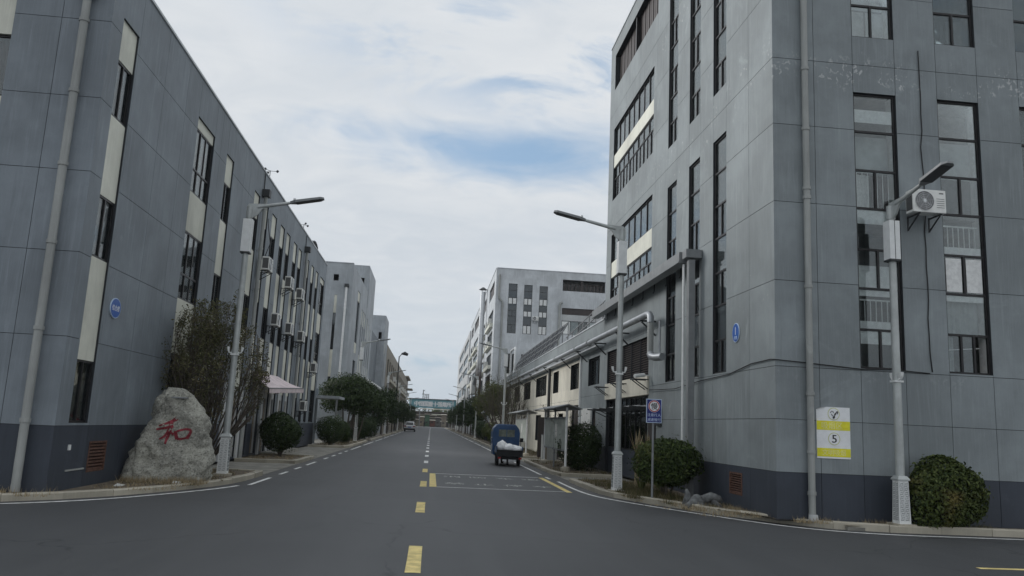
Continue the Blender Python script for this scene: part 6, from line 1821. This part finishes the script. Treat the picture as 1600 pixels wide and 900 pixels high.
# upright twiggy shrub-tree behind the boulder
def twiggy(loc, h, lab, seed, limit, leaf_n, leafmat, group=None, nst=26, leafsize=.055, lean=(0, 0), bare=.4, rad=.026):
    t = empty('twiggy_tree', loc, lab, 'tree', group)
    rnd = random.Random(seed); mb = MB(); tips = []
    for k in range(nst):
        a = k * 2.4 + rnd.uniform(-.3, .3); tilt = .10 + .85 * (k / nst) ** .9
        d = Vector((math.cos(a) * tilt + lean[0], math.sin(a) * tilt + lean[1], 1.0))
        b = Vector(loc) + Vector((math.cos(a) * .12, math.sin(a) * .12, -.03))
        grow(mb, b, d, h * rnd.uniform(.48, .64), rad, 3, rnd, tips, .35, .28, .07, (2, 4), .56, 5, 5, limit)
    mb.build('trunk', M['twig'], t)
    rng = np.random.default_rng(seed)
    T = np.array([tuple(q) for q in tips])
    k = rng.integers(0, len(T), leaf_n)
    P = T[k] + rng.normal(0, .06, (leaf_n, 3))
    if limit: P = P[[bool(limit(Vector(q))) for q in P]]
    leaf_object('foliage', P, rng.normal(0, 1, P.shape) + np.array([0, 0, .6]), leafsize, leafmat, seed, t, org=loc)
    return t
def fan_limit(q):
    if q[0] < -6.62: return False
    if q[2] < .9: return True
    if (q[0] + 5.07) ** 2 + (q[1] - 20.9) ** 2 < .30: return False
    e = ((q[0] + 5.95) / 1.4) ** 2 + ((q[1] - 22.1) / 3.1) ** 2 + ((q[2] - 2.55) / 2.05) ** 2
    return e < 1.0 + .75 * mnoise.noise(Vector(q) * 2.1)
twiggy((-6.05, 22.2, .09), 5.2, 'twiggy half bare tree fanning out behind the carved boulder', 21, fan_limit, 17000, M['leaf_small'], nst=64, leafsize=.065, lean=(0, -.16))

def tree(loc, trunk_h, cen, rad, n, size, mat, lab, seed, name='tree', depth=3, group=None, clip=None, trunks=1, bark='bark', clusters=26, tr=.11, far=False):
    t = empty(name, loc, lab, 'tree', group)
    rnd = random.Random(seed); rng = np.random.default_rng(seed)
    cen = np.array(cen); rad = np.array(rad)
    d = rng.normal(0, 1, (clusters, 3)); d /= np.linalg.norm(d, axis=1, keepdims=True)
    cl = cen + d * rad * (rng.uniform(.35, .9, (clusters, 1)))
    cr = rng.uniform(.30, .52, clusters) * rad.mean()
    k = rng.choice(clusters, n, p=cr ** 2 / (cr ** 2).sum())
    dd = rng.normal(0, 1, (n, 3)); dd /= np.linalg.norm(dd, axis=1, keepdims=True)
    P = cl[k] + dd * (cr[k] * (1 - .5 * rng.random(n) ** 1.6))[:, None] * np.array([1, 1, .8])
    keep = np.ones(n, bool)
    if clip is not None: keep = clip(P)
    leaf_object('crown', P[keep], dd[keep] + np.array([0, 0, .5]), size, mat, seed, t, asp=.55, org=loc)
    mb = MB()
    for q in range(trunks):
        a = q * 2.1 + seed; off = Vector((math.cos(a) * .12, math.sin(a) * .12, 0)) if trunks > 1 else Vector((0, 0, 0))
        b = Vector(loc) + off; top = Vector(cen) - Vector((0, 0, rad[2] * .55)) + off * 4
        mb.tube([b - Vector((0, 0, .05)), b.lerp(top, .5) + Vector((rnd.uniform(-.08, .08), rnd.uniform(-.08, .08), 0)), top], [tr, tr * .8, tr * .6], 8)
        for c in cl[q::max(1, trunks)][:9 if not far else 4]:
            e = Vector(c); mb.tube([top - Vector((0, 0, .15)), top.lerp(e, .5) + Vector((0, 0, -.1)), e], [tr * .45, tr * .3, tr * .12], 5)
    mb.build('trunk', M[bark], t)
    return t
tree((-5.5, 54.6, .09), 2, (-5.45, 54.4, 3.35), (2.25, 2.2, 1.4), 20000, .13, M['leaf_dark'], 'large spreading dark evergreen tree with forked stems, left of the road', 51, trunks=4, tr=.07, clusters=40)
tree((-5.5, 61.0, .09), 2, (-5.4, 61.0, 2.9), (1.9, 1.9, 1.25), 11000, .14, M['leaf_dark'], 'dark evergreen tree right behind the spreading one on the left', 52, trunks=3, tr=.07, clusters=30, clip=lambda P: (P[:, 1] < 61.85) | (P[:, 0] > -6.65))
FT_ = [(-5.4, 80), (-5.4, 90), (-5.4, 101), (-5.3, 112), (-5.3, 126), (-5.3, 138), (-5.4, 150), (-5.4, 164), (-5.4, 180), (-5.4, 198), (-5.3, 218)]
for i, (x, yv) in enumerate(FT_):
    h = 4.2 + (i * 7 % 4) * .45
    tree((x, yv, .09), 2, (x, yv, h * .62), (1.4 + .1 * (i % 3), 1.6, h * .40), 2600, .22, M['leaf_dark'], ORD[i] + ' dark tree, counted from the near end, in the far left roadside row', 60 + i, group='far left roadside trees', clusters=16, far=True, clip=lambda P: P[:, 0] > -6.62)
FR_ = [(5.5, 100), (5.5, 112), (5.4, 126), (5.4, 140), (5.4, 156), (5.5, 172), (5.5, 190), (5.5, 208), (5.6, 222)]
for i, (x, yv) in enumerate(FR_):
    h = 4.6 + (i * 5 % 4) * .5
    tree((x, yv, .09), 2, (x, yv, h * .62), (1.3 + .1 * (i % 3), 1.6, h * .40), 2600, .22, M['leaf_dark'], ORD[i] + ' dark tree, counted from the near end, in the far right roadside row', 80 + i, group='far right roadside trees', clusters=16, far=True, clip=lambda P: P[:, 0] < 6.76)
tree((5.6, 74, .09), 2, (5.55, 74, 3.7), (1.6, 2.0, 1.75), 9000, .15, M['leaf_olive'], 'olive green roadside tree beyond the blue cargo trike', 95, clusters=30, tr=.08, clip=lambda P: P[:, 0] < 6.76)
# bare trees before the cream annex
lim_r = lambda q: q[0] < 6.74
twiggy((5.75, 57.0, .09), 5.6, 'bare twiggy tree before the annex, behind the notice boards', 23, lim_r, 2500, M['leaf_small'], nst=20, rad=.035)
twiggy((5.85, 64.0, .09), 5.6, 'bare brown tree beside the olive tree on the right', 24, lim_r, 3500, M['leaf_olive'], nst=18, leafsize=.08, rad=.035)
twiggy((5.9, 32.8, .09), 2.5, 'sparse bare sapling behind the shrub at the notice board', 25, lim_r, 300, M['leaf_small'], nst=9)

# cut palm with dry upright leaves
t = empty('dry_palm', (5.95, 22.3, .09), 'dead palm stump with a fan of dry tan leaf stalks, behind the middle lamp post', 'plant')
rnd = random.Random(8)
for bx_, by_, hh in ((5.78, 22.3, 1.0), (6.2, 22.6, .95)):
    mb = MB(); mb.tube([(bx_, by_, .05), (bx_ + .02, by_, hh)], [.075, .06], 8); mb.build('trunk', M['straw'], t)
    mb = MB()
    for k in range(16):
        a = rnd.uniform(0, 6.28); s = rnd.uniform(.05, .3)
        p0 = Vector((bx_, by_, hh - .05)); p1 = p0 + Vector((math.cos(a) * s * .5, math.sin(a) * s * .5, .35)); p2 = p0 + Vector((math.cos(a) * s, math.sin(a) * s, rnd.uniform(.5, .85)))
        w = Vector((-math.sin(a), math.cos(a), 0)) * .035
        mb.face([p0 - w * .6, p0 + w * .6, p1 + w, p1 - w]); mb.face([p1 - w, p1 + w, p2])
    mb.build('leaf_stalks', M['straw'], t)
t = empty('agave_plant', (5.55, 20.9, .09), 'small weedy plant with pale leaves between the middle lamp post and the round shrub', 'plant')
mb = MB()
for k in range(22):
    a = rnd.uniform(0, 6.28); l = rnd.uniform(.25, .6)
    p0 = Vector((5.55, 20.9, .08)); p1 = p0 + Vector((math.cos(a) * l * .4, math.sin(a) * l * .4, l * .9)); p2 = p0 + Vector((math.cos(a) * l * .8, math.sin(a) * l * .8, l * .8)); w = Vector((-math.sin(a), math.cos(a), 0)) * .03
    mb.face([p0 - w * .5, p0 + w * .5, p1 + w, p1 - w]); mb.face([p1 - w, p1 + w, p2])
mb.build('leaf', M['leaf_olive'], t)

# weeds and dry grass in the beds
def blades(name, zones, seed, mat, hmin=.06, hmax=.2, w=.012):
    rng = np.random.default_rng(seed); Ps = []
    for (x0, x1, y0, y1, n, z, k) in zones:
        c = np.stack([rng.uniform(x0, x1, max(1, n // 25)), rng.uniform(y0, y1, max(1, n // 25))], 1)
        q = c[rng.integers(0, len(c), n)] + rng.normal(0, .10, (n, 2))
        q = q[(q[:, 0] > x0) & (q[:, 0] < x1) & (q[:, 1] > y0) & (q[:, 1] < y1)]
        Ps.append(np.concatenate([q, np.full((len(q), 1), z), np.full((len(q), 1), k)], 1))
    P = np.concatenate(Ps); n = len(P)
    a = rng.uniform(0, 6.28, n); h = rng.uniform(hmin, hmax, n) * P[:, 3]; ln = rng.normal(0, .35, (n, 2)) * h[:, None]
    tx, ty = np.cos(a) * w / 2, np.sin(a) * w / 2
    b0_ = P[:, :3] - np.stack([tx, ty, np.zeros(n)], 1); b1_ = P[:, :3] + np.stack([tx, ty, np.zeros(n)], 1)
    tp = P[:, :3] + np.stack([ln[:, 0], ln[:, 1], h], 1)
    V = np.stack([b0_, b1_, tp], 1).reshape(-1, 3)
    me = bpy.data.meshes.new(name)
    me.vertices.add(3 * n); me.vertices.foreach_set('co', V.astype(np.float32).ravel())
    me.loops.add(3 * n); me.loops.foreach_set('vertex_index', np.arange(3 * n, dtype=np.int32))
    me.polygons.add(n); me.polygons.foreach_set('loop_start', np.arange(0, 3 * n, 3, dtype=np.int32))
    me.materials.append(mat); me.update(calc_edges=True)
    o = link(name, me)
    return o
tag(blades('weeds', [(4.7, 6.2, 18.9, 22.5, 3500, .09, 1.1), (4.6, 6.6, 22.5, 25.0, 1500, .09, .8), (5.3, 6.7, 17.0, 19.0, 900, .09, .7), (-6.5, -4.9, 17.6, 22.8, 1500, .09, .5), (4.6, 6.6, 28, 38, 1500, .09, .8), (-6.3, -4.7, 45.5, 60, 1500, .09, .9), (4.6, 6.6, 43, 60, 2500, .09, 1.2), (10.3, 16, 14.9, 15.4, 500, .09, .6)], 1, M['grass']), 'green weeds growing in the kerbside beds', 'weeds', None, 'stuff')
tag(blades('dry_grass', [(5.3, 7.3, 15.5, 18.4, 1600, .09, .6), (7.0, 9.0, 14.9, 15.4, 500, .09, .6), (-6.6, -5.0, 16.4, 22.8, 2600, .09, .4), (-6.6, -4.8, 17.9, 18.75, 1500, .09, .9), (-7.8, -6.4, 14.6, 15.25, 300, .09, .8), (-6.6, -4.8, 28.8, 32.8, 700, .085, .5), (4.7, 6.5, 19, 25, 1200, .09, .7)], 2, M['straw'], .05, .2, .014), 'dry straw coloured grass in the kerbside beds', 'dry grass', None, 'stuff')
# fallen leaves
rng = np.random.default_rng(4)
n = 900
P = np.stack([np.concatenate([rng.uniform(-6.5, -4.6, n // 2), rng.uniform(4.6, 6.7, n // 2)]), np.concatenate([rng.uniform(17.5, 33, n // 2), rng.uniform(16.5, 36, n // 2)]), np.full(n, .115)], 1)
P = P[(np.abs(P[:, 1] - 26) > 2.9)]
tag(leaf_object('fallen_leaves', P, np.tile([0, 0, 3.0], (len(P), 1)), .08, M['straw'], 4), 'dry fallen leaves on the kerbside beds', 'fallen leaves', None, 'stuff')
for i, (x, yv, lab) in enumerate(((-5.35, 18.15, 'scrap of white paper lying before the boulder'), (-6.1, 17.0, 'small white scrap lying in the left corner bed'))):
    o = MB(); o.prism([(x - .09, yv - .05, .105), (x + .07, yv - .06, .11), (x + .1, yv + .05, .13), (x - .05, yv + .06, .15)], (0, 0, .006))
    tag(o.build_at('litter', M['paper'], (x, yv, .1)), lab, 'litter')
# trees closing the view at the very end of the road
for i in range(14):
    x = -34 + i * 5.2; yv = 306 + (i * 13 % 7) * 3
    tree((x, yv, 0), 2, (x, yv, 4.2 + i % 3), (3.2, 2.5, 3.4), 1200, .5, M['leaf_olive'] if i % 2 else M['leaf_dark'], ORD[i] + ' tree from the left in the row closing the far end of the road', 120 + i, group='trees beyond the gate', clusters=14, far=True, tr=.2)

# ------------------------------------------------------------------ thin haze
hm = bpy.data.materials.new('haze'); hm.use_nodes = True
hm.node_tree.nodes.clear()
HT = NT(hm.node_tree); ho = HT.n('ShaderNodeOutputMaterial')
hv_ = HT.n('ShaderNodeVolumePrincipled', ins={'Color': (0.90, 0.95, 1.0, 1), 'Density': 0.0003, 'Anisotropy': 0.0})
hm.node_tree.links.new(hv_.outputs[0], ho.inputs['Volume'])
mb = MB(); mb.box(-1510, 1510, -610, 3010, -1.3, 26.0)
tag(mb.build('haze', hm), 'thin grey air over the whole street', None, None, 'stuff')
